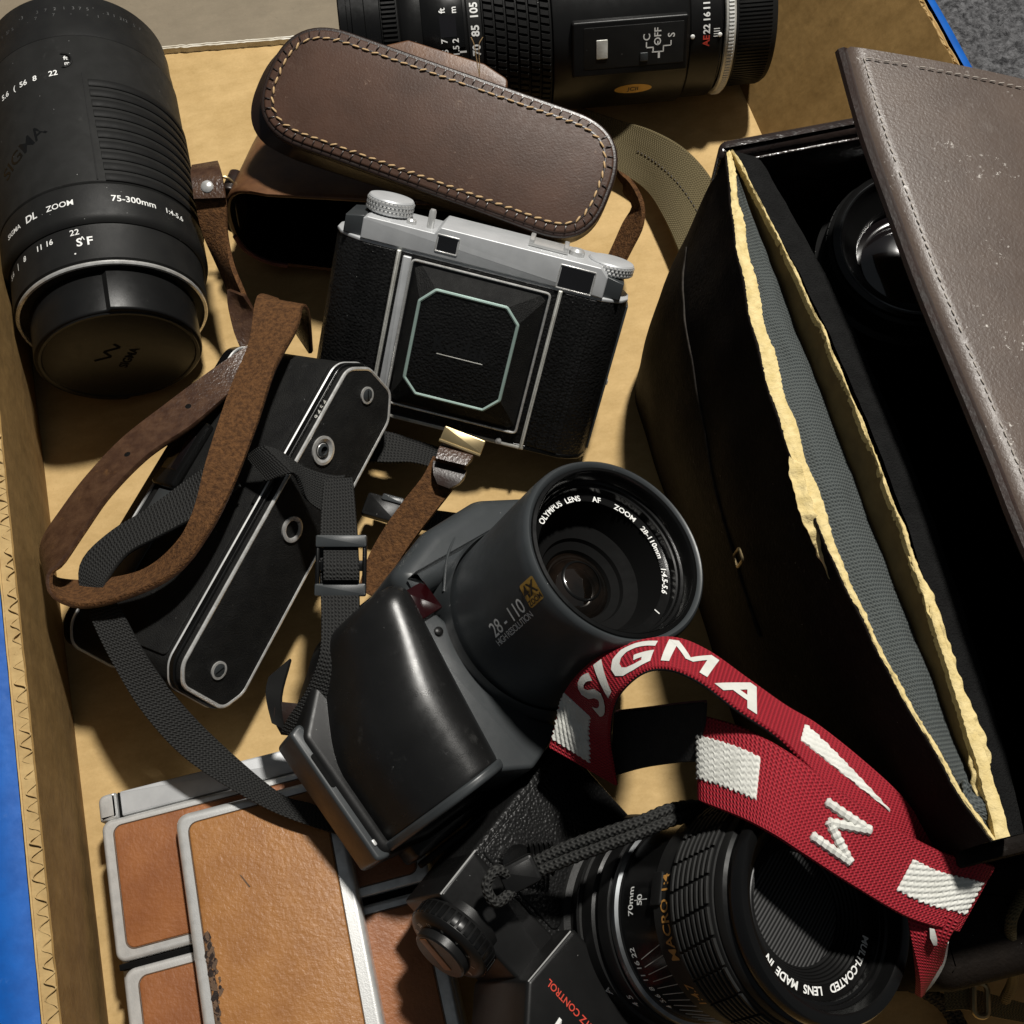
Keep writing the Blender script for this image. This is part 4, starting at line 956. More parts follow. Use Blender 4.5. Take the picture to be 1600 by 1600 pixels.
# ------------------------------------------------------------------ bridge camera lying on its back
def facemap(r, a0, z=0.0, cw=True):
    """text round a lens front: tops outward, reading clockwise seen from the front"""
    def f(x, y):
        a = a0-x/r; q = r+y
        return Vector((q*math.cos(a), q*math.sin(a), z))
    return f
def bridge_camera():
    a = Vector((.43, .13, .89)).normalized(); U = Vector((-.594, .785, .174)); U = (U-a*U.dot(a)).normalized(); X = U.cross(a)
    k = .965; tt = CAM+(at(965, 858, 9.5)-CAM)*k
    t = Thing('bridge_camera', 'bulky dark grey zoom camera marked 28-110, on its back with the lens up', 'camera', Matrix(((X.x, U.x, a.x), (X.y, U.y, a.y), (X.z, U.z, a.z))), tt, k)
    # lens barrel: flared tube, blends into the body
    mb = MB(); mb.lathe([(2.98, -.12), (3.05, .0), (3.13, .03), (3.2, -.02), (3.26, -.15), (3.30, -.6), (3.34, -2), (3.38, -4), (3.42, -5.6), (3.5, -7.6)], 96); bar = t.part('lens_barrel', mb, MAT['barrel_grey'], sharp=50)
    mb = MB(); mb.lathe([(2.99, -.1), (2.97, -.02), (2.86, .0), (2.80, -.1), (2.78, -.5), (2.84, -.5)], 96); t.part('front_rim', mb, MAT['black_gloss'], bar)
    mb = MB(); mb.lathe([(2.82, -.05), (2.80, -.55), (2.70, -.58), (2.66, -.68), (2.60, -.7), (2.58, -1.0), (2.28, -1.05)], 96); t.part('filter_thread', mb, MAT['black_gloss'], bar)
    mb = MB(); mb.lathe([(2.30, -1.04), (2.26, -1.2), (2.0, -2.1), (1.55, -2.3), (1.5, -2.45), (1.25, -2.6), (1.2, -2.8)], 72); t.part('inner_cone', mb, MAT['pit'], bar)
    mb = MB(); mb.lathe([(1.22, -2.75), (1.1, -2.60), (.85, -2.42), (.5, -2.28), (.2, -2.23), (.005, -2.22)], 48); t.part('front_glass', mb, MAT['lensglass'], bar)
    mb = MB(); mb.lathe([(.75, -2.38), (.72, -2.34), (.66, -2.32)], 40); t.part('inner_element_ring', mb, MAT['black_gloss'], bar)
    mb = MB()
    for s, an in (('OLYMPUS', 101), ('LENS', 74), ('AF', 51), ('ZOOM', 24), ('28-110mm', -9), ('1:4.5-5.6', -44), ('I', -75)): letters(mb, s, .20, facemap(2.37, rad(an), -1.0), .006)
    t.part('lettering', mb, MAT['white'], bar)
    # side lettering: runs along the barrel from the body to the front
    def side(r, a0, z0): return lambda x, y: Vector(((r+.02-(z0+x)*.055)*math.cos(a0-y/r), (r+.02-(z0+x)*.055)*math.sin(a0-y/r), z0+x))
    R0 = 3.30
    def rz(z): # barrel radius
        P_ = [(-7.6, 3.5), (-5.6, 3.42), (-4, 3.38), (-2, 3.34), (-.6, 3.30), (-.15, 3.26)]
        for (z0, r0), (z1, r1) in zip(P_, P_[1:]):
            if z0 <= z <= z1: return r0+(r1-r0)*(z-z0)/(z1-z0)
        return 3.26
    def side(a0, z0, h=.012): return lambda x, y: Vector(((rz(z0+x)+h)*math.cos(a0-y/3.4), (rz(z0+x)+h)*math.sin(a0-y/3.4), z0+x))
    mb = MB(); letters(mb, '28 - 110', .48, side(rad(174.0), -2.35), .004, 0, .95); letters(mb, 'HIGH RESOLUTION', .22, side(rad(181.0), -2.35), .0, 0, .84); t.part('lettering', mb, MAT['white'], bar)
    mb = MB(); o = rpoly([(-.42, -.40), (.38, -.40), (.42, .40), (-.38, .40)], .1); f = side(rad(172.5), -.62); f2 = side(rad(172.5), -.62, .03)
    bd = MB(); nn = 14
    pts = [f(x, y) for x, y in o]; cpt = f(0, 0); bd.add(pts+[cpt], [(i, (i+1) % len(pts), len(pts)) for i in range(len(pts))]); bg_ = t.part('gold_badge', bd, MAT['gold'], bar)
    mb = MB(); g = f2
    letters(mb, '4X', .40, lambda x, y: g(x, y+.10), .012); letters(mb, 'ZOOM', .17, lambda x, y: g(x, y-.26), .006); t.part('badge_lettering', mb, MAT['dark_ink'], bg_)
    # body: back half and stepped shoulders
    bo = rpoly([(-8.4, -3.3), (-6.6, -3.75), (-3.0, -3.9), (3.6, -3.9), (4.3, -3.0), (4.3, 3.4), (3.4, 4.3), (-1.6, 4.5), (-5.2, 4.1), (-7.0, 2.7), (-8.4, 1.4)], [.5, .6, .5, .7, .7, .8, .8, 1.5, 1.0, .8, .5], 6)
    mb = MB(); mb.prism(bo, -10.6, -8.6, .25, .3, None, 4); body = t.part('body_back', mb, MAT['black'], sharp=45)
    so = rpoly([(-2.75, -3.75), (3.4, -3.8), (4.2, -3.0), (4.2, 3.3), (3.3, 4.3), (.4, 4.5), (-1.5, 4.35), (-2.75, 2.9)], [.5, .7, .7, .8, .9, 1.0, .6, .4], 6)
    # shoulders: loft from the body outline up to the round barrel
    mb = MB(); N = 72; rings = []
    def onpoly(o, an):
        d = Vector((math.cos(an), math.sin(an))); best = 0; c0 = Vector((.2, .1))
        for i in range(len(o)):
            p, q = Vector(o[i-1])-c0, Vector(o[i])-c0; e = q-p; den = d.x*e.y-d.y*e.x
            if abs(den) < 1e-9: continue
            tt_ = (p.x*e.y-p.y*e.x)/den; uu = (p.x*d.y-p.y*d.x)/den
            if -1e-6 <= uu <= 1+1e-6 and tt_ > best: best = tt_
        return c0+d*best
    for z, m_ in ((-8.9, 0), (-7.25, 0), (-7.0, .08), (-6.85, .30), (-6.6, .6), (-6.0, .86), (-5.2, 1.0)):
        ring = []
        for q in range(N):
            an = 2*PI*q/N; p = onpoly(so, an); c = Vector((3.62*math.cos(an), 3.62*math.sin(an)))
            if m_ == 1.0: c = c*.97
            v = lerp(p, c, m_); ring.append((v.x, v.y, z))
        rings.append(ring)
    vs = [p for r_ in rings for p in r_]; fs = []
    for i in range(len(rings)-1):
        for q in range(N): fs.append((i*N+q, i*N+(q+1) % N, (i+1)*N+(q+1) % N, (i+1)*N+q))
    mb.add(vs, fs); t.part('shoulder', mb, MAT['grey_plastic'], sharp=50)
    # flash hump on the camera's top, with its crease
    mb = MB(); mb.prism(rpoly([(-3.7, 2.9), (3.4, 2.9), (3.6, 3.9), (1.2, 4.95), (-1.5, 4.85), (-3.7, 4.1)], [.2, .5, .6, 1.2, 1.2, .6], 6), -9.6, -5.5, .3, .7, None, 6); fh = t.part('flash_housing', mb, MAT['barrel_grey'], sharp=50)
    mb = MB(); mb.tube(catmull([Vector((-2.5, 2.6, -5.6)), Vector((-1.6, 3.55, -5.5)), Vector((-.5, 4.2, -5.6)), Vector((.3, 4.55, -6.0))], 8), .05, 6); t.part('housing_crease', mb, MAT['grey_plastic'], fh)
    mb = MB(); mb.tube(catmull([Vector((-2.2, 4.45, -8.5)), Vector((.2, 5.02, -8.4)), Vector((2.8, 4.9, -8.2))], 8), .035, 6); t.part('housing_seam', mb, MAT['pit'], fh)
    # grip: smooth rounded cylinder along the camera's height
    prof = [(-4.0, -8.4), (-3.97, -6.3), (-4.1, -5.75), (-4.45, -5.32), (-5.1, -5.0), (-5.9, -5.08), (-6.7, -5.6), (-7.4, -6.6), (-7.85, -7.9), (-8.05, -9.0), (-8.05, -9.4), (-4.0, -9.4)]
    pc = [Vector((x, z, 0)) for x, z in prof[:10]]; pc = [(v.x, v.y) for v in catmull(pc, 5)]+prof[10:]
    if sum(pc[i-1][0]*pc[i][1]-pc[i][0]*pc[i-1][1] for i in range(len(pc))) < 0: pc = pc[::-1]
    MY = Matrix(((1, 0, 0, 0), (0, 0, 1, 0), (0, 1, 0, 0), (0, 0, 0, 1)))
    def gext(o, y0, y1, b0, b1, nm, m, par=None):
        """loft of the grip section along the camera's height, narrowing smoothly towards the shutter button"""
        mb = MB(); n = 26; vs = []; fs = []; k_ = len(o)
        for i in range(n+1):
            y = y0+(y1-y0)*(0.5-0.5*math.cos(PI*i/n))
            d = 0.0
            if y-y0 < b0: q = 1-(y-y0)/b0; d = b0*(1-math.sqrt(max(0, 1-q*q)))
            if y1-y < b1: q = 1-(y1-y)/b1; d = max(d, b1*(1-math.sqrt(max(0, 1-q*q))))
            for x, z in (inset(o, d) if d > 1e-5 else o):
                left = max(0, min(1, (-4.0-x)/4.05)); tt_ = max(0, min(1, (y+.6)/4.4)); yt = tt_*tt_*(3-2*tt_)
                vs.append((x+.163*y*(1-left)+left*1.7*yt, y, z-.25*yt*left))
        for i in range(n):
            for q in range(k_): fs.append((i*k_+q, i*k_+(q+1) % k_, (i+1)*k_+(q+1) % k_, (i+1)*k_+q))
        fs.append(list(range(k_))); fs.append([n*k_+q for q in range(k_)])
        mb.add(vs, fs); return t.part(nm, mb, MAT[m], par, sharp=55)
    gr = gext(pc, -3.0, 3.75, .06, .75, 'hand_grip', 'grip_black')
    gext(inset(pc, -.10), -3.32, -2.98, .14, .10, 'grip_end_lip', 'grey_plastic', gr)
    # scuffs on the grip
    rnd = random.Random(5)
    # self-timer window, side frame with slots
    mb = MB(); mb.box((-3.42, 2.72, -5.75), (.95, 1.15, .5), .06); t.part('self_timer_window', mb, MAT['red_glass'])
    mb = MB(); mb.lathe([(.16, 0), (.16, .08), (.1, .12), (.01, .12)], 20, T3(-3.55, 1.55, -5.72)); t.part('strip_screw', mb, MAT['black'])
    mb = MB(); mb.prism(rpoly([(-4.75, -3.35), (-3.64, -3.95), (-1.7, -3.45), (-2.5, -2.6), (-3.0, -1.2), (-3.0, 1.6), (-3.2, 2.3), (-4.4, 2.3)], [.2, .3, .4, .5, .5, .3, .2, .2], 5), -8.2, -5.72, .05, .16, None, 4); t.part('front_strip', mb, MAT['grey_plastic'])
    mb = MB(); mb.prism(rpoly([(-8.62, -3.3), (-8.05, -3.45), (-8.05, 1.9), (-8.62, 1.7)], .2, 4), -10.3, -8.72, .1, .12, None, 3); sf = t.part('back_frame', mb, MAT['grey_plastic'])
    mb = MB(); mb.prism(rrect(.24, 1.3, .1, 5, -8.36, .1), -8.8, -8.70, 0, .02); t.part('frame_slot', mb, MAT['pit'], sf)
    mb = MB(); mb.prism(rrect(.12, .22, .05, 4, -8.36, -2.75), -8.8, -8.66, 0, .02); t.part('frame_clip', mb, MAT['chrome'], sf)
    # rubber terminal flap hanging off the base
    mb = MB(); mb.prism(rpoly([(-7.1, -9.9), (-6.6, -10.4), (-4.3, -9.0), (-2.9, -7.5), (-3.1, -6.9), (-4.4, -7.7)], .3, 5), -4.42, -4.2, .06, .06, MY, 3); rf = t.part('rubber_flap', mb, MAT['rubber'])
    mb = MB(); mb.lathe([(.40, 0), (.42, .05), (.3, .1), (.01, .1)], 24, Matrix(((1, 0, 0, -5.05), (0, 0, -1, -4.42), (0, 1, 0, -8.9), (0, 0, 0, 1)))); t.part('flap_screw', mb, MAT['rubber'], rf)
    mb = MB(); mb.box((-5.05, -4.54, -8.9), (.62, .04, .09), .01, T3(-5.05, 0, -8.9) @ RY(40) @ T3(5.05, 0, 8.9)); t.part('screw_slot', mb, MAT['chrome'], rf)
    mb = MB(); mb.box((-5.2, -3.75, -9.6), (4.2, .7, 1.3), .2); t.part('base_moulding', mb, MAT['black'])
m_, t_, p_ = nt('coated_lens_glass'); p_.inputs['Base Color'].default_value = (.02, .010, .006, 1); p_.inputs['Roughness'].default_value = .04; p_.inputs['Specular IOR Level'].default_value = 1.0; p_.inputs['Coat Weight'].default_value = 1; p_.inputs['Coat Roughness'].default_value = .03; p_.inputs['Coat Tint'].default_value = (1, .9, .8, 1)
t_.links.new(ramp(t_, noise_(t_, coords(t_), .9, 3), (.002, .002, .002), (.008, .006, .005), .4, .65), p_.inputs['Base Color'])
MAT['lensglass'] = m_
bridge_camera()

# ------------------------------------------------------------------ camera with lens at the bottom
def bottom_camera():
    a = Vector((.5, .02, .865)).normalized(); U = Vector((.75, 0, 0))+_up*.66; U = (U-a*U.dot(a)).normalized(); X = U.cross(a)
    k = .972; tt = CAM+(at(1295, 1412, 9.5)-CAM)*k
    t = Thing('reflex_camera', 'black reflex camera with wide rubber-gripped lens, at the bottom under the red strap', 'camera', Matrix(((X.x, U.x, a.x), (X.y, U.y, a.y), (X.z, U.z, a.z))), tt, k)
    def lp(name, prof, m, par=None, n=96, sharp=35): return t.part(name, MB().lathe(prof, n), MAT[m], par, sharp=sharp)
    front = lp('front_rim', [(2.72, -.35), (2.80, -.05), (2.95, .02), (3.12, .0), (3.18, -.1), (3.20, -.35), (3.10, -.42), (3.10, -.62), (3.2, -.7)], 'black_gloss')
    lp('filter_thread', [(2.74, -.30), (2.70, -.42), (2.60, -.45), (2.58, -.55), (2.50, -.56), (2.46, -.75), (2.40, -.78), (2.08, -.86)], 'black_gloss', front)
    for i in range(6):
        r0 = 2.06-i*.085; lp('baffle_ring', [(r0+.03, -.86-i*.08), (r0, -.84-i*.08), (r0-.05, -.88-i*.08), (r0-.055, -.96-i*.08)], 'black', front, 72)
    lp('front_glass', [(1.62, -1.34), (1.3, -1.32), (.8, -1.30), (.3, -1.29), (.005, -1.29)], 'ribbed_glass', front, 64)
    grip = lp('rubber_grip', [(3.2, -.68), (3.22, -.72), (3.22, -1.0), (3.16, -1.04), (3.24, -1.08), (3.26, -1.12), (3.26, -2.92), (3.2, -3.0)], 'rubber')
    rb = MB(); patch(rb, 3.25, -6.2, 6.2, -.07, .07, .085, 5, .025); me = mesh_of('grip_bar', rb, MAT['rubber_worn'], Matrix.Scale(k, 4))
    for q in range(13):
        for i in range(8): t.inst('grip_bar', me, RZ(-215+q*14+i*.9) @ T3(0, 0, -1.26-i*.218), grip)
    lp('macro_band', [(3.2, -2.98), (3.12, -3.04), (3.12, -3.9), (3.06, -3.95)], 'black_matte')
    tb = MB(); tb.prism(rrect(.5, 1.0, .1), 3.0, 3.17, 0, .05, RZ(-150) @ T3(0, 0, -3.75) @ RY(90)); t.part('macro_lock', tb, MAT['rubber'])
    lp('scale_barrel', [(3.06, -3.93), (3.0, -4.0), (3.0, -5.75), (3.05, -5.8)], 'black_gloss')
    lp('chrome_line', [(3.0, -5.78), (3.16, -5.84), (3.2, -5.95), (3.18, -6.05), (3.05, -6.1)], 'chrome_dark')
    lp('aperture_ring', [(3.05, -6.08), (3.24, -6.12), (3.26, -6.2), (3.26, -6.62), (3.2, -6.66), (3.2, -6.85), (3.3, -6.9), (3.32, -7.4), (3.25, -7.45)], 'black')
    lp('mount_ring', [(3.25, -7.43), (3.38, -7.46), (3.42, -7.55), (3.42, -7.62), (3.3, -7.66), (3.3, -8.1), (3.5, -8.2), (3.6, -8.4)], 'black_matte')
    lp('silver_mount_line', [(3.36, -7.51), (3.44, -7.53), (3.44, -7.56), (3.36, -7.58)], 'black_gloss')
    mb = MB()
    for s, an in (('MULTI-COATED', -8), ('LENS', -54), ('MADE', -79), ('IN', -98)): letters(mb, s, .22, facemap(2.22, rad(an), -.78), .008)
    t.part('lettering', mb, MAT['white'], front)
    # numerals on the barrel read from the mount side, so tops point to the mount
    def bm(r, an, z): return lambda x, y: Vector((r*math.cos(an-x/r), r*math.sin(an-x/r), z-y))
    mb = MB()
    for i, s in enumerate(('22', '16', '11', '8', '5.6', '4')): letters(mb, s, .22, bm(3.015, rad(-118+i*7.5), -5.45), .004)
    letters(mb, '70mm', .24, bm(3.015, rad(-146), -5.2), .004); letters(mb, '50', .24, bm(3.015, rad(-146), -4.75), .004)
    letters(mb, '4 5', .26, bm(3.27, rad(-92), -6.4), .004); letters(mb, 'A', .28, bm(3.34, rad(-100), -7.15), .004)
    t.part('lettering', mb, MAT['white'])
    mb = MB(); letters(mb, 'MACRO 1:4', .34, bm(3.135, rad(-135), -3.38), .006); letters(mb, '1:4.7', .30, bm(3.135, rad(-92), -3.45), .006); t.part('lettering', mb, MAT['orange_paint'])
    for q in range(13):
        an0 = -114+q*4.6; spread = (q-6)*1.2
        pts = [Vector((3.012*math.cos(rad(an0+spread*u)), 3.012*math.sin(rad(an0+spread*u)), -5.15+1.1*u)) for u in (0, .33, .66, 1)]
        mb = MB(); mb.tube(pts, .012, 4); t.part('depth_of_field_line', mb, MAT['worn_trim'])
    pts = [Vector((3.012*math.cos(rad(-146)), 3.012*math.sin(rad(-146)), -5.0+u)) for u in (0, .3, .6)]
    mb = MB(); mb.tube(pts, .014, 4); t.part('index_line', mb, MAT['white'])
    # body
    o = rpoly([(-6.4, -4.4), (4.0, -4.4), (4.0, 2.3), (-6.4, 2.3)], [.5, .2, .2, .5], 5)
    mb = MB(); mb.prism(o, -10.9, -8.35, .2, .15, None, 3); t.part('body', mb, MAT['leatherette'])
    mb = MB(); mb.prism(rpoly([(-6.15, -2.75), (-2.6, -2.75), (-2.6, 2.1), (-6.15, 2.1)], .25, 4), -8.4, -8.28, 0, .06); t.part('front_leather', mb, MAT['leatherette'])
    mb = MB(); mb.prism(rpoly([(-6.4, -4.75), (4.0, -4.75), (4.0, -2.9), (-6.4, -2.9)], .15, 4), -10.8, -8.22, .1, .12, None, 3); t.part('top_cover', mb, MAT['black'])
    mb = MB(); mb.tube([Vector((-6.36, -2.9, -8.24)), Vector((-6.36, -4.7, -8.28))], .03, 6); t.part('cover_edge', mb, MAT['chrome'])
    # prism housing with its red nameplate
    mb = MB(); mb.prism(rpoly([(-2.85, -4.9), (-1.9, -6.2), (3.0, -6.4), (3.6, -2.6), (-2.6, -2.6)], .2, 4), -10.8, -7.35, .1, .16, None, 3); ph = t.part('prism_housing', mb, MAT['black'])
    mb = MB(); letters(mb, 'QUARTZ CONTROL', .21, lambda x, y: Vector((-.95-x, -4.45-y, -7.335)), .004)
    t.part('lettering', mb, MAT['red_paint'], ph)
    mb = MB(); letters(mb, 'M', .45, lambda x, y: Vector((-1.15-x, -5.2-y, -7.335)), .025); t.part('name_lettering', mb, MAT['white'], ph)
    mb = MB(); mb.tube([Vector((-2.80, -4.88, -7.42)), Vector((-2.58, -2.75, -7.42))], .025, 6); t.part('housing_edge', mb, MAT['chrome'], ph)
    # shutter dial standing on the top cover: milled rim, amber window, numbers
    Md = Matrix(((1, 0, 0, -4.95), (0, 0, -1, -4.7), (0, 1, 0, -9.0), (0, 0, 0, 1)))
    mb = MB(); mb.lathe([(1.2, -.3), (1.2, 0), (1.36, .04), (1.40, .1), (1.40, .62), (1.34, .7), (1.15, .78), (.95, .80), (.92, 1.05), (.86, 1.1), (.01, 1.1)], 64, Md); dl = t.part('shutter_dial', mb, MAT['black'])
    rb = MB(); patch(rb, 1.39, -3.2, 3.2, .14, .6, .05, 2, .03); me = mesh_of('dial_rib', rb, MAT['black_gloss'], Matrix.Scale(k, 4))
    for q in range(36): t.inst('dial_rib', me, Md @ RZ(q*10), dl)
    mb = MB()
    for i, s in enumerate(('B', '1', '2', '4', '8', '15', '30', '60', '125', '250', '500')):
        vs, fs = text2d(s, .15, .002); an = rad(i*30+10); mb.add([Md @ Vector(((1.06+y)*math.cos(an-x/1.06), (1.06+y)*math.sin(an-x/1.06), .80)) for x, y in vs], fs)
    t.part('dial_numbers', mb, MAT['worn_trim'], dl)
    mb = MB(); mb.prism(rrect(1.35, .42, .08, 3, -.12, -.05), 1.06, 1.13, 0, .03, Md @ RZ(-8)); t.part('dial_window', mb, MAT['amber_plate'], dl)
    # strap lug with ribbed sleeve
    Mo = T3(-5.0, -2.2, -8.0)
    mb = MB(); mb.lathe([(.62, -.3), (.62, 0), (.5, .12), (.2, .16), (.01, .16)], 32, Mo); lg = t.part('strap_lug', mb, MAT['black_gloss'])
    for i in range(5):
        mb = MB(); mb.lathe([(.50, 0), (.56, .06), (.5, .12)], 28, Mo @ T3(.1, .25, .2) @ RY(55) @ RX(-40) @ T3(0, 0, i*.16)); t.part('sleeve_ring', mb, MAT['black_gloss'], lg)
MAT['chrome_dark'] = surf('dark_chrome', (.22, .23, .24), (.15, .155, .16), .36, 1.0)
MAT['amber_plate'] = surf('amber_brown_plate', (.22, .085, .032), (.18, .07, .028), .45)
m_, t_, p_ = nt('ribbed_front_glass'); co_ = coords(t_); wv = nd(t_, 'ShaderNodeTexWave'); wv.inputs['Scale'].default_value = 2.8; t_.links.new(co_, wv.inputs['Vector'])
t_.links.new(ramp(t_, wv.outputs['Fac'], (.010, .010, .010), (.060, .060, .060), .3, .7), p_.inputs['Base Color']); p_.inputs['Roughness'].default_value = .65; p_.inputs['Specular IOR Level'].default_value = .1; bump(t_, p_, wv.outputs['Fac'], .5, .0006)
MAT['ribbed_glass'] = m_
bottom_camera()
MAT['case_worn'] = surf('worn_case_crease', (.030, .024, .018), (.012, .009, .007), .6, var=4, spec=.1)
# ------------------------------------------------------------------ open leather equipment case
def equipment_case():
    CR = Matrix.Rotation(rad(12.9), 3, 'Z')
    t = Thing('equipment_case', 'dark brown leather equipment case with torn yellow lining, lid half open, at the right', 'case', CR)
    y0, y1, H = -16.9, 5.6, 13.0
    def S(y): return max(0, min(1, (y-y0)/(y1-y0)))
    def bul(y): return math.sin(PI*S(y))**.85 if 0 < S(y) < 1 else 0
    def ax(y): return 8.62-1.50*bul(y)+.06*noise.noise(Vector((y*.8, 0, 0)))
    def bx_(y): return 8.72+.72*bul(y)+.05*noise.noise(Vector((y*.9, 5, 0)))
    def yy(u): return y0+(y1-y0)*u
    # outer side panel, bulging away from the box
    def outer(u, v):
        y = yy(u); top = ax(y); z = H*v
        x = lerp(6.3, top, v**1.25)-.75*math.sin(PI*v)*(.35+.65*bul(y))+.10*noise.noise(Vector((y*.4, z*.4, 2)))
        # ends curl in towards the box
        e = max(0, 1-min(S(y), 1-S(y))/.10); x += 1.0*e*e*(1-v)
        return (x, y+.5*(1-v)*(S(y)-.5), z)
    mb = MB(); mb.grid(outer, 90, 30); side = t.part('side_panel', mb, MAT['case_black'], sharp=80)
    # its torn top edge: a strip of yellow strawboard with an uneven inner line
    def ragged(y, k): return .05*noise.noise(Vector((y*.9, k, 0)))+.035*noise.noise(Vector((y*5, k, 1)))+.035*noise.noise(Vector((y*13, k, 2)))
    def wid(y): s = S(y); return .14+.55*math.sin(PI*min(1, max(0, (1.02-s)/.75)))**1.0*(.6+.4*noise.noise(Vector((y*.5, 9, 0))))
    mb = MB()
    def edgeA(u, v):
        y = yy(u); w_ = max(.08, wid(y)); x = ax(y)-.05+ragged(y, 3)*(1-v)*.7+w_*v+(ragged(y, 8) if v == 1 else 0)
        return (x, y, H+.03+.05*math.sin(PI*v)+.04*noise.noise(Vector((y*5, v*3, 0)))-.05*v)
    mb.grid(edgeA, 360, 6)
    mb.grid(lambda u, v: (edgeA(u, 1)[0]+.02*v, yy(u), lerp(edgeA(u, 1)[2], 10.5, v)), 360, 4)
    t.part('torn_board_edge', mb, MAT['foam'], side, sharp=60)
    mb = MB(); mb.tube([Vector((ax(yy(i/200))-.06, yy(i/200), H-.03)) for i in range(201)], .055, 6); t.part('leather_edge', mb, MAT['case_black'], side)
    mb = MB(); mb.tube([Vector(outer(.965-.62*i/60, .70-.12*i/60))+Vector((-.01+.03*noise.noise(Vector((i*.4, 0, 0))), 0, 0)) for i in range(61)], .05, 6); t.part('crease_line', mb, MAT['case_worn'], side)
    # grey cloth lining hanging in the gap
    def cloth(u, v):
        y = yy(u); xa = ax(y)+max(.08, wid(y))-.05; xb = bx_(y)-.06-.22*bul(y); z = H-.15-1.15*v**.8*bul(y)-.25*(1-v)
        z += .45*math.sin(PI*v)*bul(y)+.16*noise.noise(Vector((y*.45, v*2, 1)))+.05*noise.noise(Vector((y*1.6, v*5, 1)))
        return (lerp(xa, xb, v), y, z)
    mb = MB(); mb.grid(cloth, 140, 14, None, lambda u, v: (u*22.5, v*1.8)); t.part('cloth_lining', mb, MAT['cloth'], side, sharp=80)
    # box wall facing the gap: brown strawboard, yellow torn top, black felt inside
    mb = MB(); mb.grid(lambda u, v: (bx_(yy(u))-.32*(1-v)*bul(yy(u)), yy(u), lerp(11.2, H+.02, v)), 160, 6); bw = t.part('box_wall', mb, MAT['strawface'], sharp=60)
    mb = MB()
    def edgeB(u, v):
        y = yy(u); w_ = .07+.08*max(0, noise.noise(Vector((y*.9, 21, 0))))+(.30*max(0, (.40-S(y))/.40))
        x = bx_(y)-.04+(ragged(y, 31)*.8 if v == 0 else 0)+w_*v+(ragged(y, 41)*.5 if v == 1 else 0)
        return (x, y, H+.05+.04*math.sin(PI*v)+.03*noise.noise(Vector((y*6, v*3, 7))))
    mb.grid(edgeB, 360, 4); mb.grid(lambda u, v: (edgeB(u, 0)[0], yy(u), lerp(edgeB(u, 0)[2], H-.25, v)), 360, 2)
    t.part('torn_board_edge', mb, MAT['foam'], bw, sharp=60)
    # peeling tongues of board
    def tongue(st, nm, par):
        R = Ribbon([(at(*a), at(*b)) for a, b in st], 8, True); mb = R.mesh(.10, nv=5, step=.08)
        for i, v in enumerate(mb.v): v += Vector((noise.noise(v*3.1), noise.noise(v*3.1+Vector((9, 0, 0))), noise.noise(v*4)))*.10
        t.part(nm, mb, MAT['foam'], par, world=True, sharp=70)
    tongue([((1232, 712, 13.1), (1254, 724, 13.15)), ((1240, 768, 13.0), (1262, 770, 13.1)), ((1252, 812, 12.9), (1278, 808, 13.0)), ((1276, 862, 12.6), (1298, 852, 12.7)), ((1294, 902, 12.4), (1314, 904, 12.4))], 'peeling_board', side)
    tongue([((1418, 868, 13.0), (1427, 872, 13.0)), ((1440, 930, 13.0), (1456, 930, 13.0)), ((1468, 1010, 12.9), (1484, 1008, 13.0)), ((1492, 1090, 12.9), (1512, 1088, 13.0)), ((1512, 1150, 12.9), (1536, 1140, 13.0)), ((1515, 1200, 12.8), (1552, 1196, 12.9)), ((1526, 1252, 12.7), (1558, 1248, 12.7))], 'peeling_board', bw)
    # felt rim and black interior
    def felt(u, v):
        y = yy(u); x = bx_(y)+.2+lerp(0, .95, v)-.25*(1-bul(y)); return (x, y, H-.02-.35*v**2+.03*noise.noise(Vector((y*3, v*4, 4))))
    mb = MB(); mb.grid(felt, 160, 5); mb.grid(lambda u, v: (felt(u, 1)[0]+.1*v, yy(u), lerp(felt(u, 1)[2], .9, v)), 80, 6); t.part('felt_lining', mb, MAT['felt'], bw, sharp=70)
    XR = 16.3
    mb = MB(); mb.prism([(8.2, y0), (XR, y0), (XR, y1), (8.2, y1)], .1, .9); t.part('case_floor', mb, MAT['felt'])
    # back wall: thick rounded rim of dark polished leather
    o = rpoly([(8.15, y1-.15), (XR+.3, y1-.15), (XR+.3, y1+.55), (8.5, y1+.55)], [.2, .2, .3, .35], 5)
    mb = MB(); mb.prism(o, 0, H+.05, .1, .28, None, 6); t.part('back_wall', mb, MAT['case_polished'])
    mb = MB(); mb.box((12.3, y1-.20, H-1.1), (6.6, .14, 1.7), .06); t.part('back_wall_lip', mb, MAT['case_polished'])
    mb = MB(); mb.box((XR+.15, (y0+y1)/2, H/2), (.4, y1-y0, H-.1), .1); t.part('far_side_wall', mb, MAT['case_black'])
    mb = MB(); mb.box(((8.4+XR)/2, y0-.2, H/2-.8), (XR-8.0, .5, H-1.6), .15); t.part('front_wall', mb, MAT['case_black'])
    mb = MB(); mb.prism(rpoly([(8.2, -20.6), (16.6, -20.6), (16.6, -17.0), (8.4, -17.0)], .8, 5), .05, 6.5, .1, .7, None, 5); t.part('dark_filler_block', mb, MAT['case_black'])  # black block added to deepen the dark floor in front of the case
    # stitched corner flap and small wire loop on the side
    c = at(1156, 871, 8.6); p = t.inv @ c
    mb = MB(); o = rrect(.42, .85, .08, 4); mb.tube([Vector((p.x-.05+.06*b, p.y+a, p.z+b*.8)) for a, b in o], .05, 6, True); t.part('wire_loop', mb, MAT['brass'], side)
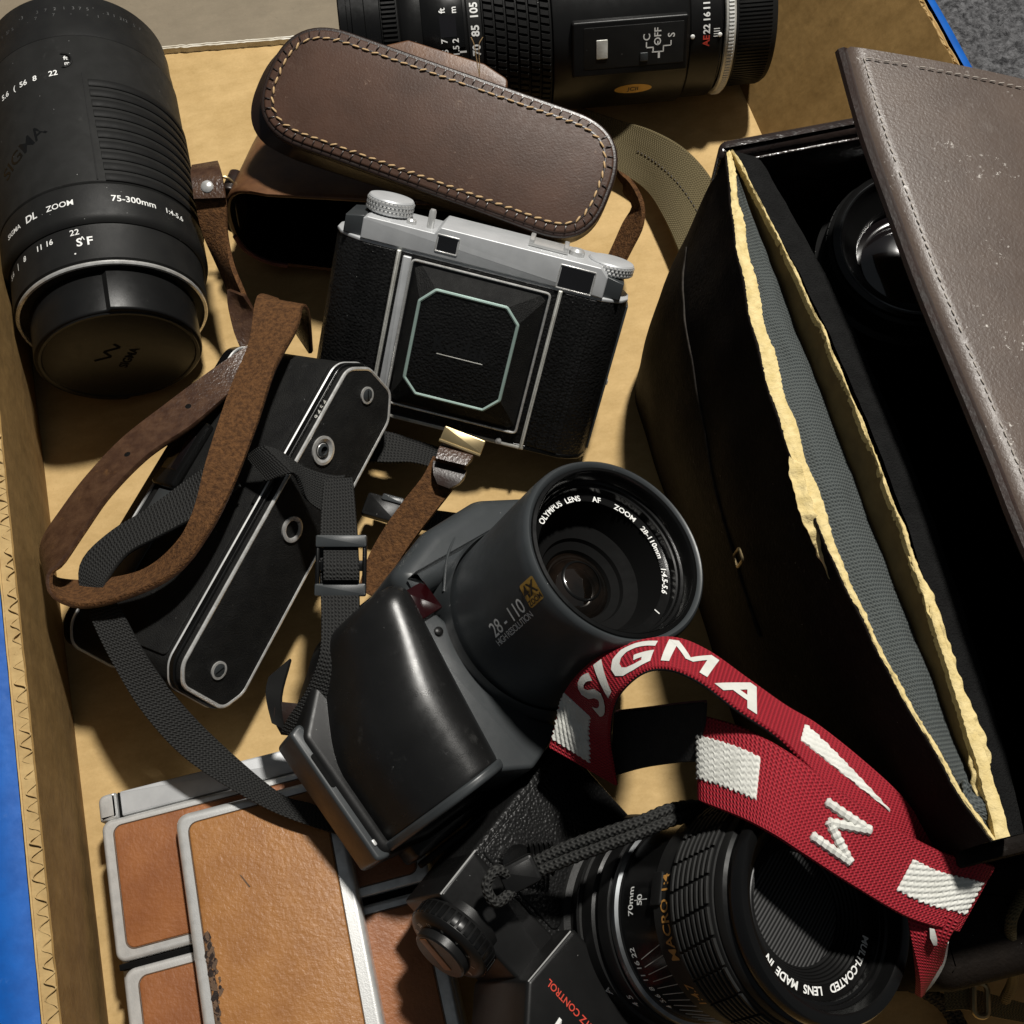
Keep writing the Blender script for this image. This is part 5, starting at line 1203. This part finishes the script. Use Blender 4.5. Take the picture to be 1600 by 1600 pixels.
    # torn cloth end at the near corner
    R = Ribbon([(at(1500, 1215, 12.9), at(1530, 1245, 12.6)), (at(1512, 1262, 12.9), at(1552, 1262, 12.8)), (at(1528, 1290, 12.7), at(1572, 1275, 12.7)), (at(1545, 1318, 12.5), at(1566, 1312, 12.5))], 8, True)
    mb = R.mesh(.08, nv=6, step=.1)
    for v in mb.v: v += Vector((noise.noise(v*2.5), noise.noise(v*2.5+Vector((4, 0, 0))), noise.noise(v*3)*1.5))*.12
    t.part('torn_cloth_end', mb, MAT['cloth'], side, world=True, sharp=70)
    # lid
    le = [(1315, 80, 16.4), (1350, 205, 16.2), (1396, 335, 16.0), (1440, 455, 15.9), (1500, 600, 15.8), (1552, 725, 15.9), (1602, 850, 16.0), (1700, 1060, 16.2)]
    d = (at(1600, 135, 15.8)-at(1315, 80, 16.4)); ext = d.normalized()*9.2
    st = []
    for i, q in enumerate(le):
        a = at(*q); st.append((a, a+ext+Vector((0, 0, -.3))))
    R = Ribbon(st, 10, False)
    if R.N[3].z < 0: R = Ribbon(st, 10, True)
    mb = R.mesh(.50, nv=14, step=.4, crown=.22); lid = t.part('lid', mb, MAT['lid'], world=True, sharp=60)
    mb = MB(); mb.tube([R.at(R.L*i/60, 0, -.02) for i in range(61)], .2, 8); lr = t.part('lid_rolled_edge', mb, MAT['case_edge'], lid, world=True)
    sm = stitch_mesh(.20, .022, MAT['thread_grey'])
    pl = [t.inv @ R.at(.35+(R.L-.4)*i/80, .052, .29) for i in range(81)]
    run_stitches(t, pl, .27, sm, lid, Vector((0, 0, 1)), .1, False, 5)
    pt = [t.inv @ R.at(.42, .052+.948*i/40, .29+.22*math.sin(PI*(.052+.948*i/40))) for i in range(41)]
    run_stitches(t, pt, .27, sm, lid, Vector((0, 0, 1)), .1, False, 5)
MAT['case_polished'] = surf('polished_dark_leather', (.022, .015, .013), (.014, .010, .009), .22, grain=4, gstr=.35, gdist=.001, spec=.6, dust=.3)
equipment_case()

# ------------------------------------------------------------------ lens stored in the case
def stored_lens():
    c = at(1436, 378, 11.0); d = Vector((-.05, -.12, 1)).normalized()
    t = Thing('stored_lens', 'black lens with a white index dot standing inside the open leather case', 'camera lens', frame3((1, 0, 0), d).to_3x3(), c)
    def lp(n, prof, m, par=None): return t.part(n, MB().lathe(prof, 80), MAT[m], par)
    b = lp('lens_barrel', [(3.4, -9.8), (3.4, -2.4), (3.2, -2.2), (3.2, -1.4), (2.98, -1.3), (2.98, -.3), (2.85, -.2)], 'black')
    lp('front_rim', [(2.86, -.22), (2.86, -.02), (2.72, .05), (2.58, .0), (2.5, -.25), (2.3, -.5), (1.9, -.8), (1.8, -1.2)], 'black_gloss')
    lp('rim_highlight_line', [(2.66, .035), (2.63, .06), (2.60, .03)], 'chrome_dark')  # metal ring standing in for the thin highlight along the black rim
    lp('front_glass', [(1.82, -1.18), (1.4, -.95), (.8, -.82), (.01, -.78)], 'glass')
    rb = MB(); patch(rb, 2.97, -2.2, 2.2, -1.15, -.45, .05, 2, .03); me = mesh_of('grip_rib', rb, MAT['rubber'])
    for q in range(36): t.inst('grip_rib', me, RZ(140+q*5.2), b)
    p = t.inv @ at(1378, 521, 8.9); mb = MB(); mb.lathe([(.01, .05), (.10, .04), (.14, -.02)], 16, T3(p.x, p.y, p.z)); t.part('index_dot', mb, MAT['white'])
    mb = MB(); mb.lathe([(3.4, p.z-.5), (3.75, p.z-.05), (3.75, p.z-.7)], 80); t.part('rear_ring', mb, MAT['black_gloss'])
stored_lens()

# ------------------------------------------------------------------ red woven strap
def red_strap():
    base = at(1100, 1260, 0)
    t = Thing('woven_strap', 'red woven camera strap with white SIGMA lettering, looped over the bottom lens', 'strap', None, base)
    def rib(name, st, th, mats, par=None, flip=True, n=10, **kw):
        R = Ribbon([(at(*a), at(*b)) for a, b in st], n, flip); mb = R.mesh(th, two=isinstance(mats, list), **kw)
        return R, t.part(name, mb, [MAT[q] for q in mats] if isinstance(mats, list) else MAT[mats], par, world=True, sharp=50)
    RB = ['red', 'strap_back']
    # the arch that carries the name
    A, a_ = rib('webbing', [((858, 1165, 7.4), (965, 1226, 7.4)), ((868, 1128, 7.8), (960, 1196, 8.2)), ((878, 1090, 8.2), (954, 1158, 9.0)), ((899, 1058, 9.4), (957, 1114, 10.6)), ((936, 1028, 10.3), (971, 1080, 11.6)), ((988, 1006, 10.9), (1006, 1050, 12.2)), ((1050, 998, 11.1), (1046, 1046, 12.4)), ((1104, 1018, 11.1), (1094, 1066, 12.5)), ((1168, 1063, 10.9), (1150, 1108, 12.3)), ((1226, 1104, 11.0), (1212, 1150, 12.1)), ((1275, 1132, 11.1), (1258, 1196, 11.8)), ((1342, 1184, 11.1), (1318, 1256, 11.6)), ((1404, 1240, 11.0), (1380, 1312, 11.2)), ((1446, 1296, 10.6), (1420, 1350, 10.7)), ((1486, 1346, 10.1), (1460, 1390, 10.1))], .17, RB, None, True, nv=8, step=.15)
    # the straight run across the lens
    B, b_ = rib('webbing', [((1093, 1118, 10.4), (1094, 1250, 10.4)), ((1100, 1118, 10.8), (1102, 1256, 10.8)), ((1165, 1138, 11.6), (1160, 1280, 11.6)), ((1240, 1180, 12.0), (1208, 1306, 12.0)), ((1299, 1226, 12.0), (1250, 1333, 11.9)), ((1384, 1284, 11.7), (1330, 1384, 11.5)), ((1470, 1330, 11.3), (1415, 1433, 11.0)), ((1530, 1345, 11.0), (1472, 1450, 10.7)), ((1552, 1352, 10.7), (1494, 1455, 10.4))], .17, RB, None, True, nv=8, step=.15)
    # turn under at both ends
    rib('webbing', [((1415, 1400, 10.6), (1500, 1440, 10.9)), ((1420, 1450, 10.5), (1482, 1468, 10.5)), ((1428, 1492, 10.0), (1472, 1500, 9.6)), ((1434, 1530, 9.4), (1454, 1530, 8.8)), ((1434, 1556, 8.6), (1440, 1552, 8.0))], .17, ['red', 'red'], None, True, nv=6)
    R4, w4 = rib('webbing_edge', [((1476, 1466, 10.4), (1482, 1470, 10.35)), ((1466, 1500, 9.6), (1474, 1503, 9.5)), ((1446, 1532, 8.8), (1456, 1534, 8.7)), ((1436, 1548, 8.2), (1440, 1550, 8.1))], .18, 'red_white', None, True)
    rib('white_patch', [((1452, 1450, 10.75), (1460, 1452, 10.75)), ((1452, 1462, 10.68), (1464, 1464, 10.68)), ((1458, 1476, 10.45), (1464, 1476, 10.45))], .06, 'red_white', None, True)
    R5, w5 = rib('strap_backing', [((1102, 1096, 11.2), (1096, 1190, 10.6)), ((1060, 1100, 10.2), (1060, 1192, 9.4)), ((1015, 1106, 9.2), (1005, 1200, 8.2)), ((962, 1112, 8.2), (955, 1214, 7.2))], .15, 'strap_back', None, True)
    mb = MB(); mb.tube([R5.at(R5.L*i/20, 0, .02)-base for i in range(21)], .05, 6); t.part('stitched_edge', mb, MAT['lining'], w5)
    # white woven figures, standing slightly proud, with the ribs of the yarn
    def block(R, d0, d1, v0, v1, par, taper=0.0):
        mb = MB(); nu, nv = 44, 44
        W = R.width((d0+d1)/2)
        def f(u, v):
            edge = .018*math.sin(2*PI*u*(d1-d0)/.17)
            vv = lerp(v0+(edge if v > 0 else 0)*1, v1+(edge if v > 0 else 0)*1, v)
            d = lerp(d0, d1, u); vv = lerp(vv, (v0+v1)/2+.04, taper*u)
            ph = ((vv-v0)*W*.9+(d-d0)*.38)/.155
            h = .095+.05*abs(math.sin(PI*ph))
            if u in (0, 1) or v in (0, 1): h = .06
            return R.at(d, vv, h)-base
        mb.grid(f, nu, nv); t.part('white_block', mb, MAT['red_white'], par, sharp=70)
    block(B, .18, 2.25, .24, .74, b_)
    block(B, B.L-2.35, B.L-.12, .26, .74, b_)
    block(A, .30, 2.15, .02, .62, a_)
    # the long sliver of the block where the arch turns away
    i0 = A.L*.665
    block(A, i0-.2, i0+2.9, .22, .66, a_, .95)
    # letters on the arch
    def onA(d0): return lambda x, y: A.at(d0+x, .52-y/2.45, .115)-base
    for ch, d in (('S', 3.05), ('I', 3.85), ('G', 4.95), ('M', 6.75), ('A', 8.35)):
        if ch == 'M':
            vs, fs = [], []
            for (x0, y_0), (x1, y_1) in (((-.62, -.62), (-.42, .62)), ((-.42, .62), (.0, -.25)), ((.0, -.25), (.62, .62)), ((.62, .62), (.42, -.62))):
                hw = .115 if abs(x1-x0) < .3 else .10
                for i in range(9):
                    a, b = lerp(x0, x1, i/8), lerp(y_0, y_1, i/8); vs += [(a-hw, b), (a+hw, b)]
                    if i: q = len(vs)-4; fs.append((q, q+1, q+3, q+2))
        else: vs, fs = text2d(ch, 1.25, (.045 if ch == 'M' else .05), .25, 1.0, 4)
        mb = MB(); mb.add([A.at(d+x*1.1, .50-y/1.75, .115)-base for x, y in vs], fs)
        t.part('woven_letter', mb, MAT['red_white'], a_)
    # the zigzag mark
    mid = B.L*.515; mb = MB()
    zz = [(-.62, -.50), (.66, -.52), (-.36, -.10), (.58, .46), (-.60, .44)]
    pts = []
    for (x0, y_0), (x1, y_1) in zip(zz, zz[1:]):
        n = 12
        for q in range(n): pts.append((lerp(x0, x1, q/n), lerp(y_0, y_1, q/n)))
    pts.append(zz[-1])
    W = B.width(mid)
    for (x0, y_0), (x1, y_1) in zip(zz, zz[1:]):
        L_ = math.hypot(x1-x0, y_1-y_0); ex = .06/L_; n = 22
        q_ = [(lerp(x0, x1, -ex+(1+2*ex)*i/n), lerp(y_0, y_1, -ex+(1+2*ex)*i/n)) for i in range(n+1)]
        mb = MB(); mb.tube([B.at(mid+x, .50+y/W*1.02, .075)-base for x, y in q_], [(.09 if i in (0, n) else .135+.022*math.sin(i*1.9)) for i in range(n+1)], 8); t.part('woven_mark', mb, MAT['red_white'], b_)
red_strap()

# ------------------------------------------------------------------ cords and webbing
def cords():
    base = at(900, 1330, 0)
    t = Thing('braided_cord', 'doubled black braided cord tied to the bottom camera beside the lens', 'cord', None, base)
    a = catmull([at(*q)-base for q in ((828, 1352, 7.6), (880, 1326, 7.9), (940, 1304, 8.2), (1000, 1284, 8.4), (1050, 1264, 8.2), (1100, 1262, 7.2), (1150, 1300, 6.5))], 12)
    b = catmull([at(*q)-base for q in ((832, 1366, 7.6), (884, 1344, 7.9), (944, 1322, 8.2), (1004, 1300, 8.4), (1056, 1280, 8.3), (1104, 1276, 7.2), (1150, 1312, 6.4))], 12)
    for p in (a, b):
        mb = MB(); n = len(p); mb.tube(p, [.185+.018*math.sin(i*2.2) for i in range(n)], 10); t.part('cord_strand', mb, MAT['braid'], sharp=60)
    M = frame3(at(850, 1345, 7.7)-at(800, 1370, 7.5), (0, -.2, 1), at(812, 1366, 7.6)-base)
    mb = MB(); mb.box((0, 0, 0), (1.15, .85, .55), .12, M); t.part('cord_sleeve', mb, MAT['black'])
    mb = MB(); pth = catmull([at(*q)-base for q in ((800, 1372, 7.6), (776, 1360, 8.0), (760, 1384, 8.0), (775, 1410, 7.8), (802, 1392, 7.6))], 8); mb.tube(pth, .17, 8); t.part('cord_loop', mb, MAT['braid'])
    base2 = at(1470, 1580, 0)
    t = Thing('braided_cord', 'short black braided cord on the tray bottom beside the khaki strap end', 'cord', None, base2)
    for dx in (0, 14):
        p = catmull([at(*q)-base2 for q in ((1410+dx, 1536, 1.5), (1450+dx, 1556, 1.2), (1480+dx, 1582, .8), (1505+dx, 1640, .5))], 10)
        mb = MB(); mb.tube(p, [.17+.018*math.sin(i*2.2) for i in range(len(p))], 8); t.part('cord_strand', mb, MAT['braid'], sharp=60)
    # khaki webbing
    base3 = at(1040, 290, 0)
    t = Thing('khaki_strap', 'faded khaki canvas strap running under the back lens towards the leather case', 'strap', None, base3)
    R = Ribbon([(at(900, 165, 1.0), at(930, 268, .6)), (at(962, 186, 1.6), at(972, 274, .9)), (at(1020, 204, 2.4), at(1012, 300, 1.0)), (at(1072, 234, 2.6), at(1040, 346, 1.2)), (at(1112, 280, 2.2), at(1062, 400, 1.2)), (at(1130, 330, 1.4), at(1080, 450, .9))], 10, True)
    w_ = t.part('webbing', R.mesh(.18, nv=8), MAT['khaki'], world=True, sharp=50)
    sm = stitch_mesh(.14, .02, MAT['case_edge'])
    for v in (.45,):
        pl = [t.inv @ R.at(R.L*(.3+.6*i/30), v, .12) for i in range(31)]
        run_stitches(t, pl, .22, sm, w_, Vector((0, 0, 1)), .05, False)
    base4 = at(1520, 1560, 0)
    t = Thing('khaki_strap_end', 'khaki strap end with metal buckle below the leather case at bottom right', 'strap', None, base4)
    R = Ribbon([(at(1474, 1542, 2.0), at(1478, 1580, 2.0)), (at(1505, 1542, 2.2), at(1510, 1578, 2.2)), (at(1545, 1552, 2.0), at(1545, 1588, 2.0)), (at(1610, 1570, 1.6), at(1610, 1600, 1.6))], 8, True)
    w_ = t.part('webbing', R.mesh(.25, nv=6), MAT['khaki'], world=True, sharp=50)
    M = frame3((1, -.15, 0), (0, 0, 1), at(1532, 1562, 2.5)-base4)
    mb = MB(); mb.tube([M @ Vector((a, b, 0)) for a, b in rrect(.45, 1.0, .2, 5)], .10, 8, True); t.part('metal_buckle', mb, MAT['brass'], w_)
    p = catmull([at(*q)-base4 for q in ((1600, 1395, 6.8), (1580, 1440, 6.9), (1582, 1490, 5.5), (1584, 1530, 3.5), (1570, 1562, 2.4))], 10)
    mb = MB(); mb.tube(p, .18, 8); t.part('canvas_piping', mb, MAT['khaki'], w_, sharp=60)
cords()
